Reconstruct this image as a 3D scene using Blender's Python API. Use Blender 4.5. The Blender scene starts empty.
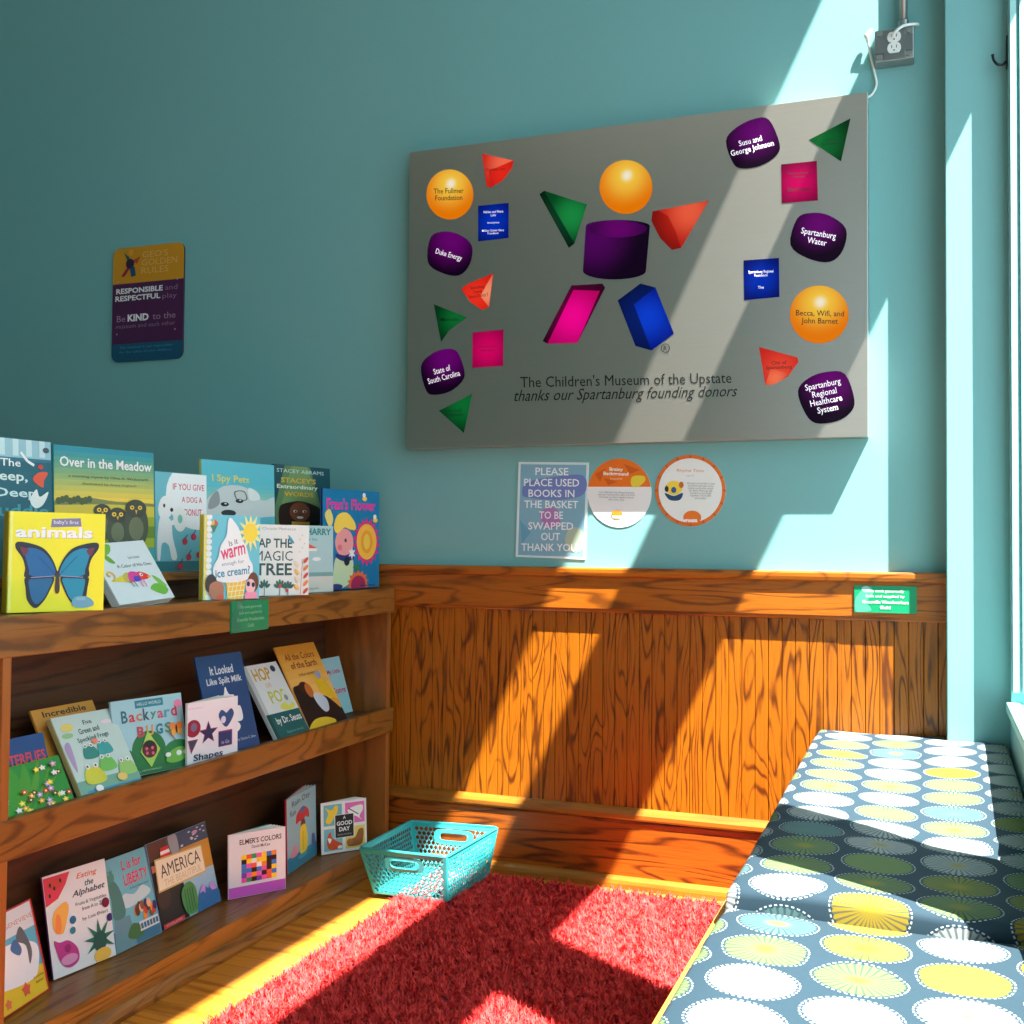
import bpy, math, random
from mathutils import Matrix, Vector
import numpy as np
random.seed(7)
C = bpy.context.scene.collection
SC = bpy.context.scene
PI = math.pi

# ------------------------------------------------------------------ camera pose
CAM = Vector((0, 0, 1.0)); FPX = 1103.5
YAW, PIT, ROL = 0.36543, 0.02932, 0.00827
def cam_axes():
    r = Vector((math.cos(YAW), math.sin(YAW), 0)); f = Vector((-math.sin(YAW), math.cos(YAW), 0)); u = Vector((0, 0, 1))
    f2 = f*math.cos(PIT)+u*math.sin(PIT); u2 = u*math.cos(PIT)-f*math.sin(PIT)
    return r*math.cos(ROL)+u2*math.sin(ROL), u2*math.cos(ROL)-r*math.sin(ROL), f2
RX, UX, FX = cam_axes()
def wallpt(px, py, Y):
    """measured spot of the photograph on a plane parallel to the back wall -> (x, z)"""
    d = FX + RX*((px-512)/FPX) + UX*((512-py)/FPX)
    t = Y/d.y
    return (d.x*t, 1+d.z*t)

# ------------------------------------------------------------------ materials
def lin(c):
    return tuple((v/255/12.92 if v/255 <= .04045 else ((v/255+.055)/1.055)**2.4) for v in c)
MATS = {}
def mat(col, rough=.5, metal=0., emit=0., spec=.5, name=None):
    key = (tuple(col), rough, metal, emit, spec)
    if key in MATS: return MATS[key]
    m = bpy.data.materials.new(name or 'paint_%02x%02x%02x' % tuple(int(v) for v in col)); m.use_nodes = True
    b = m.node_tree.nodes['Principled BSDF']
    c = lin(col)+(1,)
    b.inputs['Base Color'].default_value = c
    b.inputs['Roughness'].default_value = rough
    b.inputs['Metallic'].default_value = metal
    b.inputs['Specular IOR Level'].default_value = spec
    if emit:
        b.inputs['Emission Color'].default_value = c
        b.inputs['Emission Strength'].default_value = emit
    MATS[key] = m
    return m
class NT:
    def __init__(s, name):
        s.m = bpy.data.materials.new(name); s.m.use_nodes = True
        s.t = s.m.node_tree; s.b = s.t.nodes['Principled BSDF']
    def n(s, typ, **kw):
        nd = s.t.nodes.new(typ)
        for k, v in kw.items():
            if k.startswith('i_'):
                key = k[2:]; key = int(key) if key.isdigit() else key.replace('_', ' ')
                if hasattr(v, 'is_output') or hasattr(v, 'links'): s.t.links.new(v, nd.inputs[key])
                else: nd.inputs[key].default_value = v
            else: setattr(nd, k, v)
        return nd
    def l(s, a, b): s.t.links.new(a, b)
    def math(s, op, a, b=None, c=None, clamp=False):
        nd = s.t.nodes.new('ShaderNodeMath'); nd.operation = op; nd.use_clamp = clamp
        for i, v in enumerate((a, b, c)):
            if v is None: continue
            if isinstance(v, (int, float)): nd.inputs[i].default_value = v
            else: s.l(v, nd.inputs[i])
        return nd.outputs[0]
    def mix(s, f, a, b):
        nd = s.t.nodes.new('ShaderNodeMix'); nd.data_type = 'RGBA'
        for k, v in ((0, f), (6, a), (7, b)):
            if isinstance(v, (int, float)): nd.inputs[k].default_value = v
            elif isinstance(v, tuple): nd.inputs[k].default_value = v
            else: s.l(v, nd.inputs[k])
        return nd.outputs[2]
def L4(c): return lin(c)+(1,)

def wood(name, light, dark, axis, ring=7., size=6., rough=.35, contrast=.75, boards=None):
    """plain sawn oak: contour lines of a stretched noise, plus fine pores"""
    w = NT(name)
    tc = w.n('ShaderNodeTexCoord').outputs['Object']
    sc = [1., 1., 1.]; sc['xyz'.index(axis)] = .13
    mp = w.n('ShaderNodeMapping', i_Vector=tc, i_Scale=tuple(sc)).outputs[0]
    if boards:
        sep = w.n('ShaderNodeSeparateXYZ', i_0=tc)
        a = sep.outputs['xyz'.index(boards[0])]
        k = w.math('FLOOR', w.math('DIVIDE', a, boards[1]))
        off = w.math('MULTIPLY', k, 3.71)
        cb = w.n('ShaderNodeCombineXYZ'); w.l(off, cb.inputs['xyz'.index(axis)])
        mp = w.n('ShaderNodeVectorMath', operation='ADD', i_0=mp, i_1=cb.outputs[0]).outputs[0]
    n1 = w.n('ShaderNodeTexNoise', i_Vector=mp, i_Scale=size, i_Detail=1.5, i_Roughness=.45, i_Distortion=.35).outputs[0]
    fr = w.math('FRACT', w.math('MULTIPLY', n1, ring))
    tri = w.math('SUBTRACT', 1., w.math('ABSOLUTE', w.math('SUBTRACT', w.math('MULTIPLY', fr, 2.), 1.)))
    sc2 = [1., 1., 1.]; sc2['xyz'.index(axis)] = .03
    mp2 = w.n('ShaderNodeMapping', i_Vector=tc, i_Scale=tuple(sc2)).outputs[0]
    pore = w.n('ShaderNodeTexNoise', i_Vector=mp2, i_Scale=260., i_Detail=2.).outputs[0]
    mp3 = w.n('ShaderNodeMapping', i_Vector=tc, i_Scale=tuple(.25 if v < .5 else v for v in sc)).outputs[0]
    brk = w.n('ShaderNodeTexNoise', i_Vector=mp3, i_Scale=38., i_Detail=3.).outputs[0]
    line = w.n('ShaderNodeMapRange', i_0=w.math('ADD', tri, w.math('MULTIPLY', w.math('SUBTRACT', brk, .5), 1.1)), i_1=.0, i_2=.42, i_3=contrast, i_4=0.).outputs[0]
    porem = w.n('ShaderNodeMapRange', i_0=pore, i_1=.5, i_2=.72, i_3=0., i_4=.45*contrast).outputs[0]
    f = w.math('MAXIMUM', line, porem, clamp=True)
    big = w.n('ShaderNodeTexNoise', i_Vector=mp, i_Scale=2.5, i_Detail=2.).outputs[0]
    tone = w.mix(big, L4(tuple(v*.86 for v in light)), L4(tuple(min(255, v*1.12) for v in light)))
    col = w.mix(f, tone, L4(dark))
    if boards:
        e = w.math('ABSOLUTE', w.math('SUBTRACT', w.math('FRACT', w.math('DIVIDE', a, boards[1])), .5))
        seam = w.n('ShaderNodeMapRange', i_0=e, i_1=.5-boards[2]/boards[1], i_2=.5, i_3=0., i_4=.8).outputs[0]
        col = w.mix(seam, col, L4(tuple(v*.35 for v in dark)))
    w.l(col, w.b.inputs['Base Color'])
    w.b.inputs['Roughness'].default_value = rough
    bp = w.n('ShaderNodeBump', i_Height=w.math('SUBTRACT', 1., f), i_Strength=.25, i_Distance=.0015)
    w.l(bp.outputs[0], w.b.inputs['Normal'])
    return w.m
OAK_L, OAK_D = (164, 93, 10), (78, 34, 4)
M_bead = wood('oak_beadboard', OAK_L, OAK_D, 'z', ring=11, size=15, contrast=.92)
M_rail = wood('oak_rail', (162, 90, 16), (76, 36, 7), 'x', ring=10, size=10, contrast=.75)
M_base = wood('oak_baseboard', (160, 80, 12), (74, 32, 5), 'x', ring=12, size=9, contrast=.95)
M_trim = wood('oak_trim', (158, 98, 26), (100, 52, 12), 'x', ring=5, size=7, contrast=.5)
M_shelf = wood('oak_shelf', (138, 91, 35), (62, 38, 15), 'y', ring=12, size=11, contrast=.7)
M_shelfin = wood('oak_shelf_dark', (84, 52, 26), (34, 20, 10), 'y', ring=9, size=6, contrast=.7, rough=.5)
M_post = wood('oak_upright', (150, 92, 38), (74, 42, 16), 'z', ring=5, size=6, contrast=.5)
M_floor = wood('oak_floor', (206, 132, 44), (120, 62, 16), 'x', ring=6, size=7, rough=.22, contrast=.55, boards=('y', .0572, .0012))

def teal_wall():
    w = NT('teal_paint')
    tc = w.n('ShaderNodeTexCoord').outputs['Object']
    n = w.n('ShaderNodeTexNoise', i_Vector=tc, i_Scale=1.3, i_Detail=3.).outputs[0]
    w.l(w.mix(n, L4((110, 168, 170)), L4((118, 176, 177))), w.b.inputs['Base Color'])
    n2 = w.n('ShaderNodeTexNoise', i_Vector=tc, i_Scale=120., i_Detail=3.).outputs[0]
    w.l(w.n('ShaderNodeBump', i_Height=n2, i_Strength=.12, i_Distance=.001).outputs[0], w.b.inputs['Normal'])
    w.b.inputs['Roughness'].default_value = .55
    return w.m
M_wall = teal_wall()
M_ceil = mat((200, 215, 212), .8)
M_white = mat((225, 228, 225), .35)

def steel_panel():
    w = NT('brushed_metal')
    tc = w.n('ShaderNodeTexCoord').outputs['Object']
    mp = w.n('ShaderNodeMapping', i_Vector=tc, i_Scale=(1., 1., 60.)).outputs[0]
    n = w.n('ShaderNodeTexNoise', i_Vector=mp, i_Scale=9., i_Detail=3.).outputs[0]
    w.l(w.mix(n, L4((182, 178, 168)), L4((190, 186, 177))), w.b.inputs['Base Color'])
    w.b.inputs['Metallic'].default_value = .88
    w.b.inputs['Roughness'].default_value = .30
    return w.m
M_panel = steel_panel()

# ------------------------------------------------------------------ mesh builder
class MB:
    def __init__(s): s.v = []; s.f = []; s.mi = []; s.mats = []
    def m(s, mt):
        if mt not in s.mats: s.mats.append(mt)
        return s.mats.index(mt)
    def add(s, vs, fs, mt):
        o = len(s.v); k = s.m(mt)
        s.v += [tuple(p) for p in vs]
        for f in fs: s.f.append(tuple(i+o for i in f)); s.mi.append(k)
    def box(s, a, b, mt, M=None):
        (x0, y0, z0), (x1, y1, z1) = a, b
        if x0 > x1: x0, x1 = x1, x0
        if y0 > y1: y0, y1 = y1, y0
        if z0 > z1: z0, z1 = z1, z0
        vs = [Vector(p) for p in ((x0,y0,z0),(x1,y0,z0),(x1,y1,z0),(x0,y1,z0),(x0,y0,z1),(x1,y0,z1),(x1,y1,z1),(x0,y1,z1))]
        if M is not None: vs = [M @ p for p in vs]
        s.add(vs, [(3,2,1,0),(4,5,6,7),(0,1,5,4),(1,2,6,5),(2,3,7,6),(3,0,4,7)], mt)
    def prism(s, pts, axis, a, b, mt):
        """outline pts in the plane across `axis`, extruded from a to b"""
        def P(p, t):
            return {'x': (t, p[0], p[1]), 'y': (p[0], t, p[1]), 'z': (p[0], p[1], t)}[axis]
        n = len(pts)
        vs = [P(p, a) for p in pts]+[P(p, b) for p in pts]
        fs = [(i, (i+1) % n, n+(i+1) % n, n+i) for i in range(n)]+[tuple(range(n))[::-1], tuple(range(n, 2*n))]
        s.add(vs, fs, mt)
    def tube(s, pts, r, mt, seg=8, cap=True):
        pts = [Vector(p) for p in pts]; n = len(pts); rings = []
        prev = None
        for i, p in enumerate(pts):
            t = (pts[min(i+1, n-1)]-pts[max(i-1, 0)]).normalized()
            a = prev if prev is not None else (Vector((0, 0, 1)) if abs(t.z) < .9 else Vector((1, 0, 0)))
            a = (a - t*a.dot(t)).normalized(); prev = a; b = t.cross(a)
            rr = r[i] if isinstance(r, (list, tuple)) else r
            rings.append([p+(a*math.cos(q)+b*math.sin(q))*rr for q in [2*PI*k/seg for k in range(seg)]])
        vs = [q for g in rings for q in g]
        fs = [(i*seg+k, i*seg+(k+1) % seg, (i+1)*seg+(k+1) % seg, (i+1)*seg+k) for i in range(n-1) for k in range(seg)]
        if cap: fs += [tuple(range(seg))[::-1], tuple((n-1)*seg+k for k in range(seg))]
        s.add(vs, fs, mt)
    def disc(s, c, r, ax, th, mt, seg=24):
        c = Vector(c); ax = Vector(ax).normalized()
        s.tube([c, c+ax*th], r, mt, seg)
    def build(s, name, parent=None, smooth=False, bevel=0, fix=True):
        me = bpy.data.meshes.new(name); me.from_pydata(s.v, [], s.f)
        for mt in s.mats: me.materials.append(mt)
        me.polygons.foreach_set('material_index', s.mi)
        if smooth: me.polygons.foreach_set('use_smooth', [True]*len(me.polygons))
        me.update()
        if fix:
            import bmesh
            bm = bmesh.new(); bm.from_mesh(me); bmesh.ops.recalc_face_normals(bm, faces=bm.faces); bm.to_mesh(me); bm.free()
        o = bpy.data.objects.new(name, me); C.objects.link(o)
        if parent: o.parent = parent
        if bevel:
            b = o.modifiers.new('bevel', 'BEVEL'); b.width = bevel; b.segments = 2; b.limit_method = 'ANGLE'
        return o
def tag(o, label, cat, group=None):
    o['label'] = label; o['category'] = cat
    if group: o['group'] = group
    return o
def thing(name, label, cat, loc=(0, 0, 0), group=None, M=None):
    o = bpy.data.objects.new(name, None); C.objects.link(o); o.empty_display_size = .05
    if M is not None: o.matrix_world = M
    else: o.location = loc
    return tag(o, label, cat, group)
def struct(o):
    o['kind'] = 'structure'; return o

# ------------------------------------------------------------------ lettering and flat print
TXT = {}
def text_geo(s, bold, shear):
    key = (s, bold, shear)
    if key in TXT: return TXT[key]
    cu = bpy.data.curves.new('t', 'FONT'); cu.body = s; cu.resolution_u = 2; cu.offset = bold; cu.shear = shear
    cu.align_x = 'CENTER'; cu.space_line = .95
    ob = bpy.data.objects.new('t', cu); C.objects.link(ob)
    dg = bpy.context.evaluated_depsgraph_get()
    me = bpy.data.meshes.new_from_object(ob.evaluated_get(dg))
    v = [(p.co.x, p.co.y) for p in me.vertices]; f = [tuple(p.vertices) for p in me.polygons]
    xs = [a for a, b in v]; ys = [b for a, b in v]
    x0, x1, y0, y1 = min(xs), max(xs), min(ys), max(ys)
    v = [((a-x0)/(x1-x0)-.5, (b-y0)/(y1-y0)-.5) for a, b in v]
    bpy.data.objects.remove(ob); bpy.data.curves.remove(cu); bpy.data.meshes.remove(me)
    TXT[key] = (v, f)
    return TXT[key]
def smooth_pts(pts, k=4):
    n = len(pts); out = []
    for i in range(n):
        p0, p1, p2, p3 = pts[i-1], pts[i], pts[(i+1) % n], pts[(i+2) % n]
        for j in range(k):
            t = j/k
            out.append(tuple(.5*((2*p1[d])+(-p0[d]+p2[d])*t+(2*p0[d]-5*p1[d]+4*p2[d]-p3[d])*t*t+(-p0[d]+3*p1[d]-3*p2[d]+p3[d])*t**3) for d in (0, 1)))
    return out
class Art:
    """flat print: every layer is a real polygon a hair in front of the last"""
    def __init__(s, fmap, mb, y0, eps=.00012, rough=.4, emit=0., vs=1.):
        s.f = fmap; s.mb = mb; s.y = y0; s.eps = eps; s.k = 1; s.rough = rough; s.emit = emit; s.vs = vs; s.clip = False
    def put(s, pts, faces, col):
        y = s.y - s.eps*s.k; s.k += 1
        vs = []
        for p in pts:
            x, z = s.f(*p); vs.append((x, y, z))
        m = col if not isinstance(col, (tuple, list)) else mat(col, s.rough, 0, s.emit)
        s.mb.add(vs, faces, m)
    def poly(s, pts, col):
        if s.clip:      # keep the print inside the cover
            for ax, lim, sg in ((0, .004, 1), (0, .996, -1), (1, (.004-s.vt[0])/s.vt[1], 1), (1, (.996-s.vt[0])/s.vt[1], -1)):
                out = []
                for i in range(len(pts)):
                    p, q = pts[i-1], pts[i]; a, b = (p[ax]-lim)*sg, (q[ax]-lim)*sg
                    if (a < 0) != (b < 0):
                        t = a/(a-b); out.append((p[0]+(q[0]-p[0])*t, p[1]+(q[1]-p[1])*t))
                    if b >= 0: out.append(q)
                pts = out
                if len(pts) < 3: return
        s.put(pts, [tuple(range(len(pts)))], col)
    def blob(s, pts, col): s.poly(smooth_pts(pts), col)
    def rect(s, x0, y0, x1, y1, col): s.poly([(x0, y0), (x1, y0), (x1, y1), (x0, y1)], col)
    def ell(s, cx, cy, rx, ry, col, n=28, a0=0, rot=0):
        c, q = math.cos(rot), math.sin(rot)
        s.poly([(cx+rx*math.cos(a)*c-ry*math.sin(a)*q, cy+rx*math.cos(a)*q+ry*math.sin(a)*c) for a in [a0+2*PI*i/n for i in range(n)]], col)
    def star(s, cx, cy, r1, r2, n, col, asp=1., rot=PI/2):
        s.poly([(cx+(r1 if i % 2 == 0 else r2)*math.cos(rot+PI*i/n), cy+(r1 if i % 2 == 0 else r2)*math.sin(rot+PI*i/n)*asp) for i in range(2*n)], col)
    def line(s, pts, w, col):
        for (x0, y0), (x1, y1) in zip(pts, pts[1:]):
            L = math.hypot(x1-x0, y1-y0) or 1; nx, ny = -(y1-y0)/L*w/2, (x1-x0)/L*w/2
            s.poly([(x0+nx, y0+ny), (x1+nx, y1+ny), (x1-nx, y1-ny), (x0-nx, y0-ny)], col); s.k -= 1
        s.k += 1
    def text(s, t, cx, cy, w, h, col, bold=0., rot=0., shear=0.):
        v, f = text_geo(t, bold, shear)
        c, q = math.cos(rot), math.sin(rot)
        s.put([(cx+x*w*c-y*h*s.vs*q, cy+x*w*q+y*h*s.vs*c) for x, y in v], f, col)

# ================================================================== THE ROOM
D = 3.18; XW = .18; XO = .40
mb = MB(); mb.box((-5.2, -3, -.06), (.6, D+.1, 0), M_floor); struct(mb.build('floor'))
mb = MB(); mb.box((-5.2, D, 0), (.6, D+.12, 4.4), M_wall); struct(mb.build('wall_back'))
mb = MB(); mb.box((-5.3, -3, 0), (-5.2, D, 4.4), M_wall); struct(mb.build('wall_left'))
mb = MB(); mb.box((-5.3, -3, 4.4), (XO, D+.12, 4.5), M_ceil); struct(mb.build('ceiling'))
mb = MB(); mb.box((-5.2, -3.1, 0), (-1.1, -3.0, 4.4), M_wall); mb.box((-1.1, -3.1, 4.2), (XO, -3.0, 4.4), M_wall); struct(mb.build('wall_front'))  # unseen wall, its opening shaped to grade the light on panel and wall
mb = MB(); mb.box((.03, D-.09, 0), (XO, D-.001, 4.4), M_wall); struct(mb.build('wall_corner_pier', bevel=.003))
# window wall with two tall lower windows and one long transom light above
mb = MB()
WY0, WP0, WP1, WY1 = -.6, 1.63, 1.86, 3.045
ZS, ZH, ZT, ZU = .61, 2.80, 3.12, 4.03
mb.box((XW, -3, 0), (XO, D-.09, ZS), M_wall)
mb.box((XW, -3, ZU), (XO, D-.09, 4.4), M_wall)
mb.box((XW, -3, ZS), (XO, WY0, ZU), M_wall)
mb.box((XW, WY1, ZS), (XO, D-.09, ZU), M_wall)
mb.box((XW, WP0, ZS), (XO, WP1, ZH), M_wall)
mb.box((XW, WY0, ZH), (XO, WY1, ZT), M_wall)
struct(mb.build('wall_right'))
def glass():
    w = NT('window_glass')
    t = w.t; t.nodes.remove(w.b)
    tr = w.n('ShaderNodeBsdfTransparent'); gl = w.n('ShaderNodeBsdfGlossy', i_Roughness=.02)
    mx = w.n('ShaderNodeMixShader', i_0=.05); w.l(tr.outputs[0], mx.inputs[1]); w.l(gl.outputs[0], mx.inputs[2])
    w.l(mx.outputs[0], t.nodes['Material Output'].inputs[0])
    return w.m
M_glass = glass()
M_sash = mat((150, 205, 205), .4)
def window(name, y0, y1, z0, z1):
    t = .016
    mb = MB()
    xa, xb = .375, XO-.004
    mb.box((xa, y0, z0), (xb, y1, z0+t), M_sash); mb.box((xa, y0, z1-t), (xb, y1, z1), M_sash)
    mb.box((xa, y0, z0+t), (xb, y0+t, z1-t), M_sash); mb.box((xa, y1-t, z0+t), (xb, y1, z1-t), M_sash)
    fr = mb.build(name); struct(fr)
    g = MB(); g.box((.384, y0+t, z0+t), (.388, y1-t, z1-t), M_glass); g.build('pane', fr)
    return fr
window('window_1', WP1+.001, WY1-.001, ZS+.001, ZH-.001)
window('window_2', WY0+.001, WP0-.001, ZS+.001, ZH-.001)
window('window_3', WY0+.001, WY1-.001, ZT+.001, ZU-.001)
# far jamb: stop bead beside a narrow gap, and the sill board
mb = MB(); mb.box((XW+.004, WY1-.009, ZS+.03), (XW+.018, WY1-.0005, ZH-.02), M_sash)
mb.box((XW+.026, WY1-.013, ZS+.03), (XW+.19, WY1-.0005, ZH-.02), M_sash)
struct(mb.build('trim_7'))
mb = MB(); mb.box((XW-.012, WP1+.02, ZS-.022), (XW+.02, WY1+.008, ZS+.004), M_sash)
struct(mb.build('trim_8', bevel=.003))
# ---- wainscot on the back wall
def run(name, prof, m, x0=-5.2, x1=.03, bevel=0):
    mb = MB(); mb.prism([(D-a, z) for a, z in prof], 'x', x0, x1, m); return struct(mb.build(name, bevel=bevel))
mb = MB()   # bead boards: one sheet with v grooves
xs = []; pitch = .0372; x = -5.2
pts = []
while x < .03:
    pts += [(x, .0075), (x+.0016, .0035), (x+.0032, .0075)]; x += pitch
pts.append((.03, .0075))
pts = [(p, D-q) for p, q in pts]
n = len(pts); vs = [(p[0], p[1], .22) for p in pts]+[(p[0], p[1], .82) for p in pts]
mb.add(vs, [(i, i+1, n+i+1, n+i) for i in range(n-1)], M_bead)
mb.box((-5.2, D-.003, .22), (.03, D-.0002, .82), M_bead)
o = mb.build('trim_1', fix=False); struct(o)
run('trim_2', [(0, .812), (.029, .812), (.029, .905), (0, .905)], M_rail)
run('trim_3', [(0, .905), (.034, .905), (.040, .909), (.042, .918), (.042, .928), (.038, .933), (0, .933)], M_rail)
run('trim_4', [(0, .800), (.016, .800), (.019, .804), (.019, .812), (0, .812)], M_rail)
run('trim_5', [(0, .197), (.022, .197), (.026, .203), (.026, .214), (.019, .224), (.010, .231), (0, .231)], M_trim)
run('baseboard_back', [(0, 0), (.018, 0), (.018, .190), (.014, .197), (0, .197)], M_base)
run('trim_6', [(.018, 0), (.036, 0), (.036, .014), (.033, .024), (.026, .031), (.018, .034)], M_trim)

# ================================================================== RUG
M_rugb = mat((120, 14, 34), .9)
def rug_mat():
    w = NT('red_shag')
    oi = w.n('ShaderNodeTexCoord').outputs['Object']
    n = w.n('ShaderNodeTexNoise', i_Vector=oi, i_Scale=60., i_Detail=2.).outputs[0]
    w.l(w.mix(w.n('ShaderNodeMapRange', i_0=n, i_1=.35, i_2=.65).outputs[0], L4((180, 18, 28)), L4((236, 70, 62))), w.b.inputs['Base Color'])
    w.b.inputs['Roughness'].default_value = .75
    return w.m
RX0, RX1, RY0, RY1 = -1.40, -.37, 1.2, 3.09
rug = thing('rug', 'red shaggy rug on the wooden floor beside the bench', 'rug', ((RX0+RX1)/2, (RY0+RY1)/2, 0))
mb = MB(); mb.box((RX0-rug.location.x, RY0-rug.location.y, .0005), (RX1-rug.location.x, RY1-rug.location.y, .007), M_rugb); mb.build('backing', rug)
rng = np.random.default_rng(5)
def shag():
    N = 24000; per = 6
    cx = rng.uniform(RX0+.004, RX1-.004, N); cy = rng.uniform(RY0+.004, RY1-.004, N)
    th = rng.uniform(0, 2*PI, N); 
    cx = np.repeat(cx, per); cy = np.repeat(cy, per); th = np.repeat(th, per)+rng.normal(0, .55, N*per)
    M = N*per
    ln = rng.uniform(.018, .030, M); lean = rng.uniform(.25, 1.05, M); wd = rng.uniform(.0008, .0014, M)
    bx = cx+rng.normal(0, .002, M); by = cy+rng.normal(0, .002, M)
    dx, dy = np.cos(th), np.sin(th); px, py = -dy, dx
    V = np.zeros((M, 7, 3), np.float32)
    lv = [0, .35, .72, 1.]
    hx = np.zeros(M); hz = np.full(M, .006)
    for i, t in enumerate(lv):
        if i:
            a = lean*(.45+.55*i)
            st = (lv[i]-lv[i-1])*ln
            hx = hx+np.sin(a)*st; hz = hz+np.cos(a)*st
        hz = np.maximum(hz, .004)
        w = wd*(1, 1.15, .9, 0)[i]
        if i < 3:
            V[:, 2*i, 0] = bx+dx*hx+px*w; V[:, 2*i, 1] = by+dy*hx+py*w; V[:, 2*i, 2] = hz
            V[:, 2*i+1, 0] = bx+dx*hx-px*w; V[:, 2*i+1, 1] = by+dy*hx-py*w; V[:, 2*i+1, 2] = hz
        else:
            V[:, 6, 0] = bx+dx*hx; V[:, 6, 1] = by+dy*hx; V[:, 6, 2] = hz
    V[:, :, 0] -= rug.location.x; V[:, :, 1] -= rug.location.y
    base = np.arange(M)[:, None]*7
    quads = np.concatenate([base+np.array([0, 1, 3, 2]), base+np.array([2, 3, 5, 4])]); tris = base+np.array([4, 5, 6])
    me = bpy.data.meshes.new('pile'); me.vertices.add(M*7); me.vertices.foreach_set('co', V.reshape(-1))
    li = np.concatenate([quads.reshape(-1), tris.reshape(-1)]).astype(np.int32)
    nq, nt = len(quads), len(tris)
    me.loops.add(len(li)); me.loops.foreach_set('vertex_index', li)
    me.polygons.add(nq+nt)
    st = np.concatenate([np.arange(nq)*4, nq*4+np.arange(nt)*3]).astype(np.int32)
    me.polygons.foreach_set('loop_start', st)
    me.update(calc_edges=True); me.validate()
    me.materials.append(rug_mat())
    o = bpy.data.objects.new('pile', me); C.objects.link(o); o.parent = rug; o['kind'] = 'stuff'
shag()

# ================================================================== BENCH AND ITS CUSHIONS
M_bench = wood('oak_bench', (214, 140, 58), (150, 84, 26), 'y', ring=5, size=6, contrast=.4)
BX0 = -.318
bench = thing('bench', 'low wooden bench along the window wall carrying the patterned cushions', 'bench', ((BX0+XW)/2, 1.2, 0))
def rel(o, p): return (p[0]-o.location.x, p[1]-o.location.y, p[2]-o.location.z)
mb = MB(); mb.box(rel(bench, (BX0-.006, -.55, .385)), rel(bench, (XW-.002, D-.095, .415)), M_bench); mb.box(rel(bench, (BX0-.006, D-.095, .385)), rel(bench, (.028, D-.012, .415)), M_bench); mb.build('seat_board', bench)
mb = MB(); mb.box(rel(bench, (BX0+.012, -.53, .0)), rel(bench, (BX0+.03, D-.125, .385)), M_bench); mb.build('front_panel', bench)
mb = MB(); mb.box(rel(bench, (BX0+.03, -.53, .0)), rel(bench, (XW-.004, -.51, .385)), M_bench); mb.build('end_panel', bench)
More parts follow.
